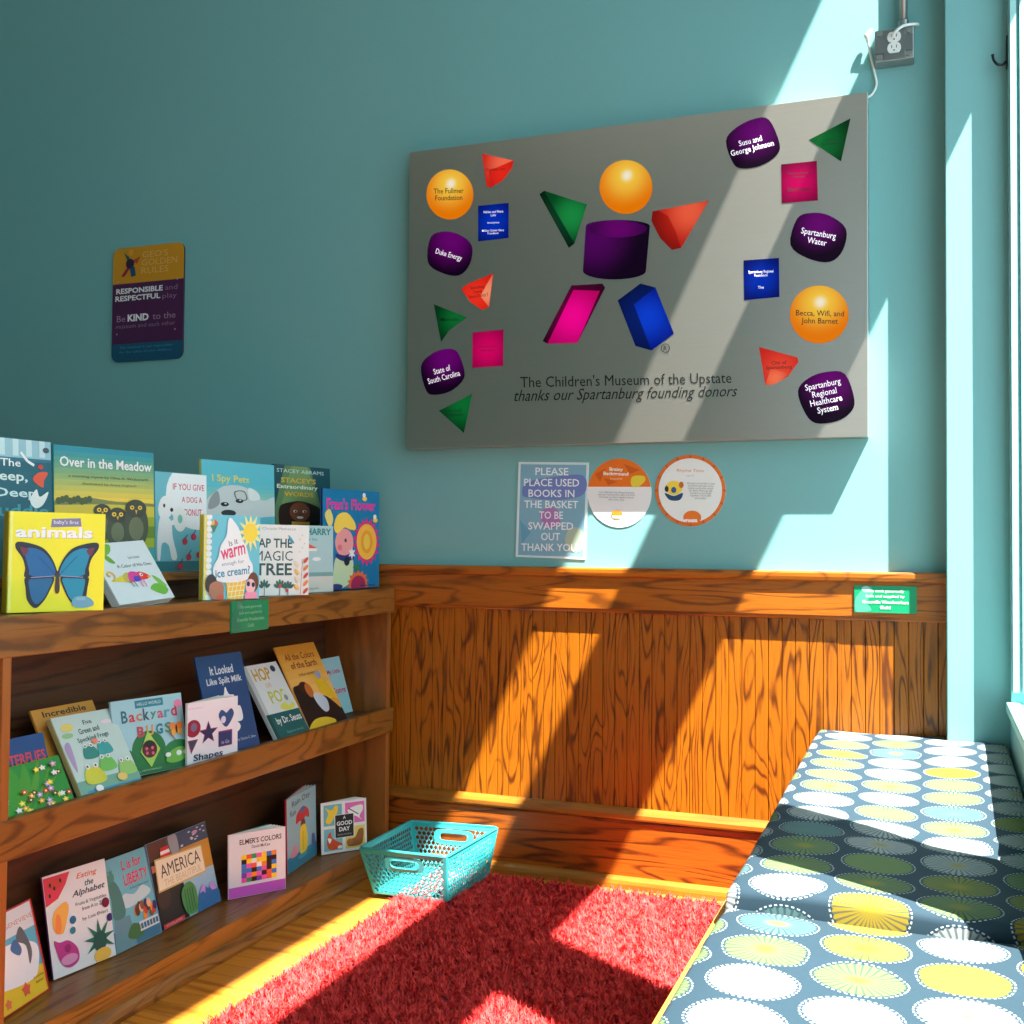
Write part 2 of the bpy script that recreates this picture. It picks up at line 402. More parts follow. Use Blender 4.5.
def fabric(name, row_off):
    w = NT(name)
    tc = w.n('ShaderNodeTexCoord').outputs['UV']
    wob = w.n('ShaderNodeTexNoise', i_Vector=tc, i_Scale=9., i_Detail=1.)
    vv = w.n('ShaderNodeVectorMath', operation='SCALE', i_0=w.n('ShaderNodeVectorMath', operation='SUBTRACT', i_0=wob.outputs['Color'], i_1=(.5, .5, .5)).outputs[0], i_Scale=.010).outputs[0]
    tc2 = w.n('ShaderNodeVectorMath', operation='ADD', i_0=tc, i_1=vv).outputs[0]
    sp = w.n('ShaderNodeSeparateXYZ', i_0=tc2)
    U = w.math('DIVIDE', w.math('ADD', sp.outputs[0], .213+.062), .1240)
    col = w.math('FLOOR', U)
    odd = w.math('ABSOLUTE', w.math('MODULO', col, 2.))
    V = w.math('ADD', w.math('DIVIDE', w.math('ADD', sp.outputs[1], row_off), .1185), w.math('MULTIPLY', odd, .45))
    row = w.math('FLOOR', V)
    fu = w.math('SUBTRACT', w.math('FRACT', U), .5); fv = w.math('SUBTRACT', w.math('FRACT', V), .5)
    cb = w.n('ShaderNodeCombineXYZ', i_0=col, i_1=row)
    wn = w.n('ShaderNodeTexWhiteNoise', noise_dimensions='2D'); w.l(cb.outputs[0], wn.inputs['Vector'])
    rnd = wn.outputs['Value']
    wn2 = w.n('ShaderNodeTexWhiteNoise', noise_dimensions='3D', i_Vector=w.n('ShaderNodeVectorMath', operation='ADD', i_0=cb.outputs[0], i_1=(7.3, 3.1, 5.)).outputs[0])
    rnd2 = wn2.outputs['Value']
    r = w.math('SQRT', w.math('ADD', w.math('POWER', fu, 2.), w.math('POWER', w.math('MULTIPLY', fv, 1.02), 2.)))
    th = w.math('ARCTAN2', fv, fu)
    scal = w.math('MULTIPLY', w.math('SINE', w.math('MULTIPLY', th, 36.)), .010)
    R = w.math('ADD', .442, scal)
    inside = w.n('ShaderNodeMapRange', i_0=w.math('SUBTRACT', R, r), i_1=-.004, i_2=.006).outputs[0]
    ringd = w.math('ABSOLUTE', w.math('SUBTRACT', r, .472))
    dots = w.math('GREATER_THAN', w.math('SINE', w.math('MULTIPLY', th, 44.)), -.1)
    ring = w.math('MULTIPLY', w.math('LESS_THAN', ringd, .010), dots)
    rays = w.n('ShaderNodeMapRange', i_0=w.math('SINE', w.math('MULTIPLY', th, 30.)), i_1=.1, i_2=.8).outputs[0]
    rays = w.math('MULTIPLY', rays, w.n('ShaderNodeMapRange', i_0=r, i_1=.04, i_2=.22).outputs[0])
    rays = w.math('MULTIPLY', rays, w.math('GREATER_THAN', rnd2, .15))
    cr = w.n('ShaderNodeValToRGB', i_0=rnd); e = cr.color_ramp; e.interpolation = 'CONSTANT'
    cols = [(0, (140, 146, 144)), (.36, (90, 112, 64)), (.60, (128, 112, 14)), (.68, (130, 138, 136)), (.84, (64, 98, 98)), (.92, (104, 112, 34))]
    e.elements[0].position = 0; e.elements[0].color = L4(cols[0][1]); e.elements[1].position = cols[1][0]; e.elements[1].color = L4(cols[1][1])
    for p, c in cols[2:]:
        q = e.elements.new(p); q.color = L4(c)
    bg = L4((19, 48, 62))
    rayc = w.mix(.86, cr.outputs[0], bg)
    disc = w.mix(w.math('MULTIPLY', rays, .8), cr.outputs[0], rayc)
    ctr = w.math('MULTIPLY', w.n('ShaderNodeMapRange', i_0=w.math('ADD', r, w.math('MULTIPLY', scal, 3.)), i_1=.05, i_2=.16, i_3=.75, i_4=0.).outputs[0], w.math('LESS_THAN', w.math('ABSOLUTE', w.math('SUBTRACT', rnd2, .5)), .28))
    disc = w.mix(ctr, disc, L4((130, 118, 14)))
    c1 = w.mix(ring, bg, L4((160, 172, 176)))
    c2 = w.mix(inside, c1, disc)
    w.l(c2, w.b.inputs['Base Color']); w.b.inputs['Roughness'].default_value = .85
    wv = w.n('ShaderNodeTexNoise', i_Vector=tc, i_Scale=450., i_Detail=1.).outputs[0]
    w.l(w.n('ShaderNodeBump', i_Height=wv, i_Strength=.15, i_Distance=.0008).outputs[0], w.b.inputs['Normal'])
    return w.m
def cushion(name, label, x0, x1, y0, y1, z0, z1, mt, sag, seed, notch=False):
    """stuffed pad: rounded rim, shallow creases running across"""
    rg = random.Random(seed)
    cx, cy = (x0+x1)/2, (y0+y1)/2
    nx, ny = 34, int((y1-y0)/.013)
    mb = MB(); R = .016; top = []
    cre = [(rg.uniform(y0+.1, y1-.1), rg.uniform(-.25, .12), rg.uniform(.0015, .0035), rg.uniform(.018, .03)) for _ in range(int((y1-y0)/.33))]
    def edge(t, a, b):
        d = min(t-a, b-t)
        return 0 if d >= R else R-math.sqrt(max(0, R*R-(R-d)**2))
    def uu(i, n, a, b):   # denser near rims
        t = i/n; t = t+.06*math.sin(2*PI*t)*-1
        return a+(b-a)*t
    for j in range(ny+1):
        y = uu(j, ny, y0, y1) if (y1-y0) < 0 else y0+(y1-y0)*j/ny
        if 0 < j < 5: y = y0+R*(1-math.cos(j/5*PI/2))*.98
        if ny-5 < j < ny: y = y1-R*(1-math.cos((ny-j)/5*PI/2))*.98
        for i in range(nx+1):
            x = x0+(x1-x0)*i/nx
            if 0 < i < 5: x = x0+R*(1-math.cos(i/5*PI/2))*.98
            if nx-5 < i < nx: x = x1-R*(1-math.cos((nx-i)/5*PI/2))*.98
            z = z1-edge(x, x0, x1)-edge(y, y0, y1)
            z += sag(x, y)
            for yc, k, dp, wd in cre:
                q = (y-yc-k*(x-cx))/wd
                z -= dp*math.exp(-q*q)-dp*.5*math.exp(-(q-1.6)**2)
            if notch and x > .024: y = min(y, D-.095-.0005*(j-ny))
            top.append((x-cx, y-cy, max(z, z1-.035)-z0))
    # mesh offset: keep pattern coordinates in the mesh itself
    n1 = nx+1
    vs = [(a+cx, b+cy, c) for a, b, c in top]
    fs = [(j*n1+i, j*n1+i+1, (j+1)*n1+i+1, (j+1)*n1+i) for j in range(ny) for i in range(nx)]
    rim = [i for i in range(n1)]+[j*n1+nx for j in range(1, ny+1)]+[ny*n1+i for i in range(nx-1, -1, -1)]+[j*n1 for j in range(ny-1, 0, -1)]
    b0 = len(vs)
    for r in rim:
        x, y, z = vs[r]; vs.append((x+(x-cx)*.0, y, z*.45))
    for r in rim:
        x, y, z = vs[r]; vs.append((x-(.006 if x > cx else -.006), y, 0.))
    nr = len(rim)
    for k in range(nr):
        k2 = (k+1) % nr
        fs.append((rim[k], b0+k, b0+k2, rim[k2])); fs.append((b0+k, b0+nr+k, b0+nr+k2, b0+k2))
    fs.append(tuple(b0+nr+k for k in range(nr)))
    mb.add(vs, fs, mt)
    o = mb.build(name, smooth=True)
    uvl = o.data.uv_layers.new(name='cloth')
    for lp_ in o.data.loops:
        p = o.data.vertices[lp_.vertex_index].co; dz = max(0, z1-z0-p.z)
        ex = min(p.x-x0, x1-p.x); ey = min(p.y-y0, y1-p.y)
        u_, v_ = p.x, p.y
        if ey < .03 and p.y < cy: v_ = p.y-dz
        elif ex < .03: u_ = p.x+(dz if p.x > cx else -dz)
        uvl.data[lp_.index].uv = (u_, v_)
    # origin at the base of the cushion, pattern stays in mesh coordinates
    o.location = (0, 0, z0)
    tag(o, label, 'cushion', 'patterned bench cushions')
    return o
def sag_far(x, y): return -.004*math.exp(-((y-1.9)/.12)**2) + .004*math.sin(x*11+y*2) + .022*min(1, max(0, (y-2.2)/.8))
def sag_near(x, y): return .003*math.sin(x*9+y*3)-.006*math.exp(-((y-1.70)/.05)**2)
cushion('bench_cushion', 'far slate blue bench cushion with starburst discs, reaching the wooden wall', BX0+.018, .174, 1.712, D-.016, .416, .478, fabric('starburst_fabric', -1.641+.1185*.5), sag_far, 3, True)
cushion('bench_cushion', 'near slate blue bench cushion with starburst discs, lower and nearest the viewer', BX0+.018, .174, -.5, 1.708, .416, .458, fabric('starburst_fabric_near', -1.641+.1185*.5), sag_near, 5)

# ================================================================== BASKET
def basket():
    M_b = mat((44, 158, 160), .38, name='turquoise_plastic')
    Bq = [(-1.476, 2.795), (-1.256, 2.803), (-1.236, 3.058), (-1.468, 3.052)]
    Tq = [(-1.514, 2.776), (-1.250, 2.784), (-1.236, 3.134), (-1.514, 3.106)]
    zb, zt = .016, .142
    ctr = (-1.37, 2.94, zb)
    root = thing('basket', 'turquoise perforated plastic basket on the floor at the rug edge', 'basket', ctr)
    def lp(p, z): return Vector((p[0]-ctr[0], p[1]-ctr[1], z-zb))
    mb = MB()
    def wall(i, nu, nv, handle):
        j = (i+1) % 4
        b0, b1, t0, t1 = lp(Bq[i], zb), lp(Bq[j], zb), lp(Tq[i], zt), lp(Tq[j], zt)
        def P(u, v): return (b0*(1-u)+b1*u)*(1-v)+(t0*(1-u)+t1*u)*v
        bot, top = .05, .90
        # solid bands below and above the lattice
        def band(v0, v1, u0=0., u1=1.): mb.add([P(u0, v0), P(u1, v0), P(u1, v1), P(u0, v1)], [(0, 1, 2, 3)], M_b)
        band(0, bot); band(top, 1)
        sm = .03; band(bot, top, 0, sm); band(bot, top, 1-sm, 1)
        h0, h1, g0, g1 = .30, .70, .60, .84
        for r in range(nv):
            v0 = bot+(top-bot)*r/nv; v1 = bot+(top-bot)*(r+1)/nv
            sh = .5 if r % 2 else 0
            for c in range(-1, nu+1):
                a = (c+sh)/nu; b = (c+1+sh)/nu
                a2, b2 = max(0, a), min(1, b)
                if b2-a2 <= 1e-6: continue
                A, Bv = sm+(1-2*sm)*a2, sm+(1-2*sm)*b2
                full = (a == a2 and b == b2)
                uc, vc = (A+Bv)/2, (v0+v1)/2
                if handle and h0-.03 < uc < h1+.03 and g0-.03 < vc < g1+.03: continue
                if not full:
                    mb.add([P(A, v0), P(Bv, v0), P(Bv, v1), P(A, v1)], [(0, 1, 2, 3)], M_b); continue
                k = .44
                hu, hv = (Bv-A)*k, (v1-v0)*k*1.15
                o = [P(A, v0), P(uc, v0), P(Bv, v0), P(Bv, vc), P(Bv, v1), P(uc, v1), P(A, v1), P(A, vc)]
                q = [P(uc-hu*.2, vc-hv), P(uc+hu*.2, vc-hv), P(uc+hu, vc-hv*.2), P(uc+hu, vc+hv*.2), P(uc+hu*.2, vc+hv), P(uc-hu*.2, vc+hv), P(uc-hu, vc+hv*.2), P(uc-hu, vc-hv*.2)]
                mb.add(o+q, [(0, 1, 8), (1, 9, 8), (1, 2, 9), (2, 10, 9), (2, 3, 10), (3, 11, 10), (3, 4, 11), (4, 12, 11), (4, 5, 12), (5, 13, 12), (5, 6, 13), (6, 14, 13), (6, 7, 14), (7, 15, 14), (7, 0, 15), (0, 8, 15)], M_b)
        if handle:   # solid plate round a stadium slot
            hc, gc = (h0+h1)/2, (g0+g1)/2; n = 28
            def std(su, sv):
                out = []
                for k in range(n):
                    a = 2*PI*k/n
                    cxn = math.copysign(abs(math.cos(a))**.35, math.cos(a)); sn = math.copysign(abs(math.sin(a))**.6, math.sin(a))
                    out.append((hc+cxn*su, gc+sn*sv))
                return out
            for (s0, s1) in (((.235, .158), (.165, .085)),):
                A_, B_ = std(*s0), std(*s1)
                mb.add([P(*p) for p in A_]+[P(*p) for p in B_], [(k, (k+1) % n, n+(k+1) % n, n+k) for k in range(n)], M_b)
    wall(0, 17, 9, True); wall(1, 22, 9, False); wall(2, 17, 9, True); wall(3, 22, 9, False)
    mb.add([lp(p, zb) for p in Bq], [(0, 1, 2, 3)], M_b)
    o = mb.build('basket_body', root, fix=False)
    so = o.modifiers.new('s', 'SOLIDIFY'); so.thickness = .0028; so.offset = 0
    # rolled rim
    mb = MB(); pts = []
    for i in range(4):
        a, b, c = [lp(Tq[(i+k) % 4], zt) for k in (-1, 0, 1)]
        for t in (0, .33, .66, 1):
            p = b+(a-b).normalized()*.014*(1-t)+(c-b).normalized()*.014*t
            pts.append(p*.35+(b+(a-b).normalized()*.014*(1-t)**2+(c-b).normalized()*.014*t**2)*.65)
    pts.append(pts[0]); pts.append(pts[1])
    mb.tube(pts, .0042, M_b, 8, False); mb.build('rim', root, smooth=True)
    for i in (0, 2):   # raised collar round each handle slot
        j = (i+1) % 4
        b0, b1, t0, t1 = lp(Bq[i], zb), lp(Bq[j], zb), lp(Tq[i], zt), lp(Tq[j], zt)
        def P(u, v): return (b0*(1-u)+b1*u)*(1-v)+(t0*(1-u)+t1*u)*v
        mb = MB(); pts = []
        for k in range(33):
            a = 2*PI*k/32
            cxn = math.copysign(abs(math.cos(a))**.35, math.cos(a)); sn = math.copysign(abs(math.sin(a))**.6, math.sin(a))
            pts.append(P(.5+cxn*.17, .72+sn*.09))
        mb.tube(pts, .0028, M_b, 6, False); mb.build('handle_collar', o, smooth=True)
basket()

# ================================================================== BOOKSHELF
SX = -1.60; SB = -1.83; SY0, SY1 = .9, 3.135
shelf = thing('bookshelf', 'long oak display bookshelf with three tiers of books, left of the rug', 'bookshelf', (SX, SY1, 0))
def sp_(name, a, b, m, bevel=.002):
    mb = MB(); mb.box(rel(shelf, a), rel(shelf, b), m); return mb.build(name, shelf, bevel=bevel)
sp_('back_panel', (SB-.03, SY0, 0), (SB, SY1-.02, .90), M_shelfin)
sp_('side_panel', (SB, 3.108, .03), (SX-.004, SY1-.004, .785), M_post)
sp_('side_panel', (SB, 1.571, .06), (SX-.002, 1.592, .785), M_post)
sp_('top_board', (SB, SY0, .832), (SX-.02, SY1, .857), M_shelf)
sp_('top_fascia', (SX-.02, SY0, .782), (SX, SY1+.012, .859), M_shelf)
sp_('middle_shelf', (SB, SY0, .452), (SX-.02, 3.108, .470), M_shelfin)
sp_('middle_fascia', (SX-.02, SY0, .407), (SX, SY1+.012, .482), M_shelf)
sp_('bottom_shelf', (SB, SY0, .045), (SX-.004, 3.108, .064), M_shelf)
sp_('plinth', (SX-.022, SY0, 0), (SX-.002, SY1, .072), M_shelf)
mb = MB(); mb.prism([(-.002, .001), (.020, .001), (.020, .010), (.014, .020), (.006, .028), (-.002, .031)], 'y', SY0-SY1, .0, M_shelf); mb.build('plinth_molding', shelf)
sp_('step_board', (SB-.02, SY0, .905), (-1.738, SY1-.03, .925), M_shelf)
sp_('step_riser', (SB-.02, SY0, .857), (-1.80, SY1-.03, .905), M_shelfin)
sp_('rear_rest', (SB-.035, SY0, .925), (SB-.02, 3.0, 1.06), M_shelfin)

# ================================================================== BOOKS
PAGE = (226, 224, 214)
def book(name, label, q, cov, art, th=.010, spine=None, kind='hard', fan=0, fan_ang=.5, group=None, cat='book', scale=1., back=None, curl=0., vt=(0, 1)):
    x, y, phi, w, h, lean, roll, z = q
    P0 = CAM+(Vector((x, y, z))-CAM)*scale; P0.z = z; w *= scale; h *= scale
    d = Vector((math.sin(phi), math.cos(phi), 0)); nn = Vector((math.cos(phi), -math.sin(phi), 0))
    up = Vector((0, 0, 1))*math.cos(lean)-nn*math.sin(lean)
    d2 = d*math.cos(roll)+up*math.sin(roll); u2 = up*math.cos(roll)-d*math.sin(roll)
    n2 = d2.cross(u2)   # outward normal towards the reader
    M = Matrix(((d2.x, -n2.x, u2.x, P0.x), (d2.y, -n2.y, u2.y, P0.y), (d2.z, -n2.z, u2.z, P0.z), (0, 0, 0, 1)))
    root = thing(name, label, cat, M=M, group=group)
    sp = spine or cov; bk = back or cov
    mb = MB(); c = mat(cov, .38); s = mat(sp, .4); b = mat(bk, .4)
    ct = .0022 if kind != 'soft' else .0008
    mb.box((0, 0, 0), (w, ct, h), c)
    if not fan:
        mb.box((0, th-ct, 0), (w, th, h), b)
        mb.box((-.0005, ct, 0), (ct, th-ct, h), s)
    else:
        mb.box((-.0005, 0.0004, 0), (.0016, th*.6, h), s)
    a = Art(lambda u, v: (u*w, (vt[0]+vt[1]*v)*h), mb, 0., eps=.00010, vs=1.)
    a.w, a.h = w, h; a.clip = True; a.vt = vt
    art(a)
    if curl:
        import mathutils
        nv = []
        for (X, Y, Z) in mb.v: nv.append((X, Y+curl*(Z/h)**2*0+curl*math.sin(PI*min(1, max(0, Z/h)))*1., Z))
        mb.v = nv
    mb.build('cover', root, fix=False)
    mb = MB(); pm = mat(PAGE, .7)
    if not fan:
        ins = .003 if kind == 'hard' else .0006
        mb.box((ct, ct, ins), (w-ins, th-ct, h-ins), pm)
        for k in range(1, 4):
            yy = ct+(th-2*ct)*k/4; mb.box((w-ins-.0002, yy, ins), (w-ins+.0003, yy+.0003, h-ins), mat((150, 146, 136), .8))
        mb.build('pages', root, fix=False)
    else:
        for k in range(1, fan+1):
            ang = -fan_ang*k/fan; Mr = Matrix.Translation((.001, .0008*k+.0018, 0)) @ Matrix.Rotation(-ang, 4, 'Z')
            mb.box((0, 0, .0008), (w*.995, .0011, h-.001), (pm if k < fan else b), Mr)
        mb.build('pages', root, fix=False)
    return root

W_ = (236, 238, 236)
def art_deep(a):
    a.rect(0, .80, 1, 1, (150, 190, 200)); 
    for i in range(6): a.rect(.05+i*.16, .82, .12+i*.16, 1, (196, 220, 222))
    a.poly([(0, .8), (1, .8), (1, .77), (0, .74)], (40, 110, 130))
    a.text('The', .50, .745, .24, .08, W_, .01); a.text('Deep,', .46, .59, .48, .13, (214, 228, 224), .02); a.text('Deep', .56, .42, .50, .12, (200, 226, 226), .02); a.text('Puddle', .58, .25, .74, .13, (60, 150, 165), .02)
    a.blob([(.76, .58), (.84, .66), (.95, .66), (.90, .58), (.88, .50)], (226, 84, 52)); a.ell(.86, .72, .035, .025, (200, 60, 60))
    a.blob([(.72, .36), (.80, .48), (.84, .40), (.95, .46), (.88, .32), (.78, .28)], (226, 232, 228)); a.ell(.93, .9, .04, .03, (60, 80, 90))
    a.line([(.62, .86), (.70, .77), (.78, .73)], .03, W_)
    for i in range(5): a.line([(.1+.17*i, .04), (.16+.15*i, .16)], .02, (30, 130, 140))
def art_meadow(a):
    for i in range(10):
        t = i/9; c0, c1 = (240, 205, 70), (36, 140, 160)
        a.rect(0, .45+.055*i, 1, .46+.055*(i+1) if i < 9 else 1, tuple(int(c0[k]*(1-t)+c1[k]*t) for k in range(3)))
    a.rect(0, 0, 1, .32, (150, 165, 40)); a.rect(0, .32, 1, .46, (206, 190, 60)); a.blob([(0, .46), (.3, .50), (.6, .47), (1, .46), (1, .43), (.5, .44), (0, .42)], (120, 130, 80))
    for i in range(9): a.ell(.04+.036*i, .46+.012*(i % 3), .026, .035, (74, 90, 52))
    a.rect(0, .1, 1, .22, (100, 132, 44))
    a.text('Over in the Meadow', .51, .845, .92, .10, W_, .02)
    a.text('a counting rhyme by Olive A. Wadsworth', .53, .705, .80, .035, (24, 60, 60)); a.text('illustrated by Anna Vojtech', .53, .635, .54, .03, (70, 90, 50))
    for cx, cy, rx, ry in ((.45, .28, .10, .17), (.60, .22, .11, .20), (.79, .27, .13, .24)):
        a.ell(cx, cy-.04, rx, ry, (70, 78, 62)); a.ell(cx, cy+ry*.55, rx*.85, ry*.40, (60, 66, 56)); a.ell(cx, cy-ry*.3, rx*.6, ry*.5, (104, 112, 84))
        a.ell(cx-rx*.32, cy+ry*.6, .022, .022, (236, 200, 60)); a.ell(cx+rx*.32, cy+ry*.6, .022, .022, (236, 200, 60)); a.ell(cx-rx*.32, cy+ry*.6, .009, .01, (20, 20, 20)); a.ell(cx+rx*.32, cy+ry*.6, .009, .01, (20, 20, 20))
        a.poly([(cx-.012, cy+ry*.5), (cx+.012, cy+ry*.5), (cx, cy+ry*.3)], (220, 170, 60))
def art_donut(a):
    a.ell(.82, .78, .62, .36, (236, 240, 240)); a.rect(0, 0, 1, .1, (40, 120, 130))
    a.text('IF YOU GIVE', .64, .86, .62, .065, (216, 60, 90), .01); a.text('A DOG A', .70, .73, .40, .06, (216, 60, 90), .01); a.text('DONUT', .72, .60, .34, .07, (216, 60, 90), .01)
    a.blob([(.05, .62), (.12, .74), (.28, .76), (.33, .66), (.28, .56), (.12, .52)], W_); a.blob([(.22, .75), (.30, .82), (.34, .74)], W_)
    a.blob([(.10, .55), (.28, .52), (.32, .34), (.40, .14), (.30, .12), (.24, .26), (.12, .28), (.08, .12), (.03, .14), (.04, .4)], W_)
    a.line([(.28, .48), (.42, .52)], .05, W_); a.ell(.46, .53, .13, .13, (232, 238, 232)); a.ell(.46, .53, .045, .045, (120, 190, 180)); a.ell(.16, .66, .02, .02, (20, 20, 20)); a.ell(.3, .62, .03, .02, (20, 20, 20))
    for x, y in ((.55, .30), (.72, .35), (.62, .14), (.82, .16), (.92, .06), (.45, .05), (.9, .42)): a.ell(x, y, .05, .035, (196, 30, 70)); a.line([(x, y+.03), (x+.05, y+.07)], .012, (40, 50, 60))
def art_pets(a):
    for i in range(8):
        t = i/7; a.rect(0, t*.5, 1, t*.5+.09, tuple(int(p*(1-t)+q*t) for p, q in zip((206, 214, 160), (96, 190, 200))))
    a.text('I Spy Pets', .38, .66, .50, .17, (230, 214, 110), .02)
    a.blob([(.05, .25), (.18, .44), (.30, .54), (.48, .56), (.62, .50), (.72, .36), (.86, .30), (1, .36), (1, 0), (.0, 0)], (206, 210, 208))
    a.blob([(.62, .52), (.74, .46), (.78, .32), (.64, .30)], (230, 232, 230)); a.blob([(.20, .44), (.10, .3), (.08, .1), (.22, .2)], (150, 154, 156))
    a.blob([(.42, .44), (.56, .46), (.60, .30), (.46, .28)], (110, 112, 110)); a.blob([(.44, .43), (.55, .44), (.58, .31), (.47, .30)], (200, 204, 200))
    a.ell(.49, .27, .055, .04, (20, 24, 28)); a.ell(.29, .20, .055, .04, (20, 24, 28)); a.ell(.50, .285, .015, .012, W_); a.ell(.30, .21, .015, .012, W_)
    a.ell(.34, .04, .10, .06, (44, 46, 50))
def art_words(a):
    a.poly([(.18, 1), (.62, 1), (.92, .0), (.0, 0), (.0, .3)], (96, 130, 84)); a.poly([(.30, 1), (.58, 1), (.78, .3), (.1, .3)], (120, 150, 96))
    a.text('STACEY ABRAMS', .46, .905, .84, .06, (206, 226, 222), 0.); a.text("STACEY'S", .42, .755, .62, .085, (226, 176, 50), .02); a.text('Extraordinary', .40, .64, .72, .085, (236, 240, 220), .02); a.text('WORDS', .42, .53, .52, .075, (226, 176, 50), .02)
    a.blob([(.06, .18), (.10, .34), (.28, .40), (.44, .42), (.64, .38), (.80, .30), (.82, .14), (.7, .0), (.14, .0)], (44, 28, 22)); a.ell(.43, .24, .18, .16, (128, 72, 44))
    a.ell(.35, .25, .035, .022, W_); a.ell(.51, .25, .035, .022, W_); a.ell(.355, .248, .018, .018, (20, 14, 10)); a.ell(.515, .248, .018, .018, (20, 14, 10)); a.ell(.43, .15, .06, .02, (226, 226, 220)); a.ell(.43, .20, .025, .015, (100, 52, 34))
    a.rect(.28, .0, .6, .08, (206, 160, 60))
def art_flower(a):
    a.text("Fran's Flower", .50, .855, .88, .12, (226, 40, 150), .03, rot=.0)
    a.blob([(.20, .30), (.30, .36), (.48, .34), (.52, .20), (.44, .05), (.2, .0), (.06, .02), (.16, .16)], (200, 222, 180))
    a.ell(.36, .47, .16, .14, (240, 160, 160)); a.blob([(.18, .62), (.24, .74), (.40, .77), (.54, .68), (.56, .60), (.46, .60), (.36, .62), (.24, .56)], (250, 214, 80))
    a.ell(.38, .49, .02, .02, (90, 60, 60)); a.ell(.28, .42, .04, .03, (230, 120, 130))
    a.blob([(.22, .36), (.36, .34), (.50, .36), (.52, .30), (.36, .28), (.22, .32)], (40, 50, 120)); a.ell(.40, .28, .05, .045, (20, 26, 50)); a.star(.49, .36, .07, .03, 6, W_)
    a.star(.76, .475, .255, .20, 18, (216, 40, 130), 1.0); a.ell(.76, .475, .185, .185, (250, 190, 60)); a.ell(.76, .475, .11, .12, (240, 160, 40)); a.ell(.76, .475, .06, .08, (246, 200, 70))
    a.star(.60, .05, .20, .15, 14, (240, 110, 60), .7); a.ell(.60, .04, .13, .09, (170, 40, 90))
    for x, y in ((.72, .92), (.92, .70)): a.ell(x, y, .045, .025, (250, 200, 60)); a.ell(x-.01, y+.035, .03, .025, (236, 240, 240))
    a.blob([(.02, .74), (.10, .80), (.16, .70), (.10, .62)], (236, 214, 120)); a.blob([(.50, .22), (.62, .24), (.60, .18)], (40, 130, 70))
    a.rect(.62, .02, .9, .03, (30, 60, 110)); a.ell(.2, .03, .12, .03, (40, 60, 130))
def art_butterfly(a):
    a.text('animals', .47, .795, .80, .115, (160, 160, 150), .03); a.text('animals', .465, .80, .80, .115, (240, 240, 240), .03)
    a.poly([(.42, .85), (.74, .865), (.73, .95), (.43, .935)], (126, 122, 160)); a.text("baby's first", .58, .90, .26, .05, (236, 236, 240))
    for sx in (-1, 1):
        def T(pts): return [(.50+sx*x, y) for x, y in pts]
        a.blob(T([(0.0, .38), (.05, .52), (.14, .63), (.26, .68), (.41, .70), (.43, .64), (.36, .54), (.33, .44), (.33, .35), (.20, .33), (.06, .34)]), (30, 26, 50))
        a.blob(T([(.02, .39), (.06, .50), (.15, .60), (.26, .64), (.34, .62), (.32, .52), (.29, .42), (.28, .37), (.18, .35), (.07, .355)]), (10, 98, 158) if sx < 0 else (14, 136, 172))
        a.blob(T([(.03, .34), (.12, .345), (.24, .34), (.33, .34), (.32, .24), (.30, .12), (.22, .04), (.14, .10), (.08, .2)]), (24, 22, 40))
        a.blob(T([(.05, .33), (.14, .335), (.24, .33), (.29, .32), (.28, .22), (.25, .12), (.20, .08), (.13, .14), (.09, .22)]), (12, 100, 150) if sx < 0 else (16, 140, 172))
        a.blob(T([(.30, .62), (.38, .65), (.37, .60), (.34, .56)]), (110, 40, 60))
        a.line(T([(.02, .36), (.27, .345)]), .008, (150, 150, 190)); a.line(T([(.03, .38), (.20, .56)]), .006, (14, 70, 130))
    a.blob([(.46, .20), (.48, .40), (.50, .43), (.52, .40), (.54, .20), (.52, .08), (.48, .08)] if 0 else [(.475, .22), (.485, .38), (.50, .41), (.515, .38), (.525, .22), (.50, .18)], (70, 44, 40))
    a.blob([(.66, .06), (.68, .14), (.80, .15), (.88, .10), (.88, .05), (.76, .03)], (104, 164, 190)); a.rect(.70, .11, .80, .14, (130, 180, 200))
    a.rect(0, 0, .035, 1, (236, 238, 120))
def art_cham(a):
    a.blob([(.06, .95), (.20, .97), (.36, .97), (.30, .84), (.16, .80)], (120, 180, 70)); a.blob([(.14, .82), (.24, .78), (.30, .66), (.20, .68)], (110, 172, 60))
    a.blob([(.66, .18), (.76, .26), (.90, .24), (.96, .14), (.84, .07)], (110, 180, 60)); a.blob([(.80, .40), (.90, .34), (.97, .20), (.86, .24)], (130, 186, 80))
    a.text('A Color of His Own', .60, .60, .62, .055, (60, 70, 70)); a.text('Leo Lionni', .66, .73, .20, .04, (90, 96, 96))
    a.blob([(.06, .38), (.16, .36), (.30, .34), (.44, .36), (.46, .44), (.34, .46), (.20, .42)], (226, 206, 60)); a.blob([(.30, .34), (.44, .33), (.48, .46), (.38, .49), (.30, .44)], (206, 180, 90))
    a.blob([(.38, .34), (.52, .34), (.62, .38), (.60, .46), (.48, .50), (.40, .46)], (220, 70, 150)); a.blob([(.46, .33), (.58, .34), (.60, .40), (.48, .41)], (90, 70, 190))
    a.blob([(.58, .36), (.68, .35), (.76, .39), (.68, .46), (.58, .48)], (236, 60, 60)); a.ell(.62, .43, .028, .028, W_); a.ell(.625, .43, .012, .012, (20, 20, 20)); a.ell(.74, .385, .03, .02, (240, 180, 50))
    for i in range(14):
        t = i*.42; r = .085-.005*i; a.ell(.09+r*math.cos(t-1.4), .47+r*math.sin(t-1.4), .014, .014, (240, 180, 70))
    for x in (.36, .42): a.line([(x, .34), (x+.03, .24)], .012, (50, 60, 90))
    for x in (.54, .60): a.line([(x, .34), (x+.0, .22)], .014, (226, 90, 150))
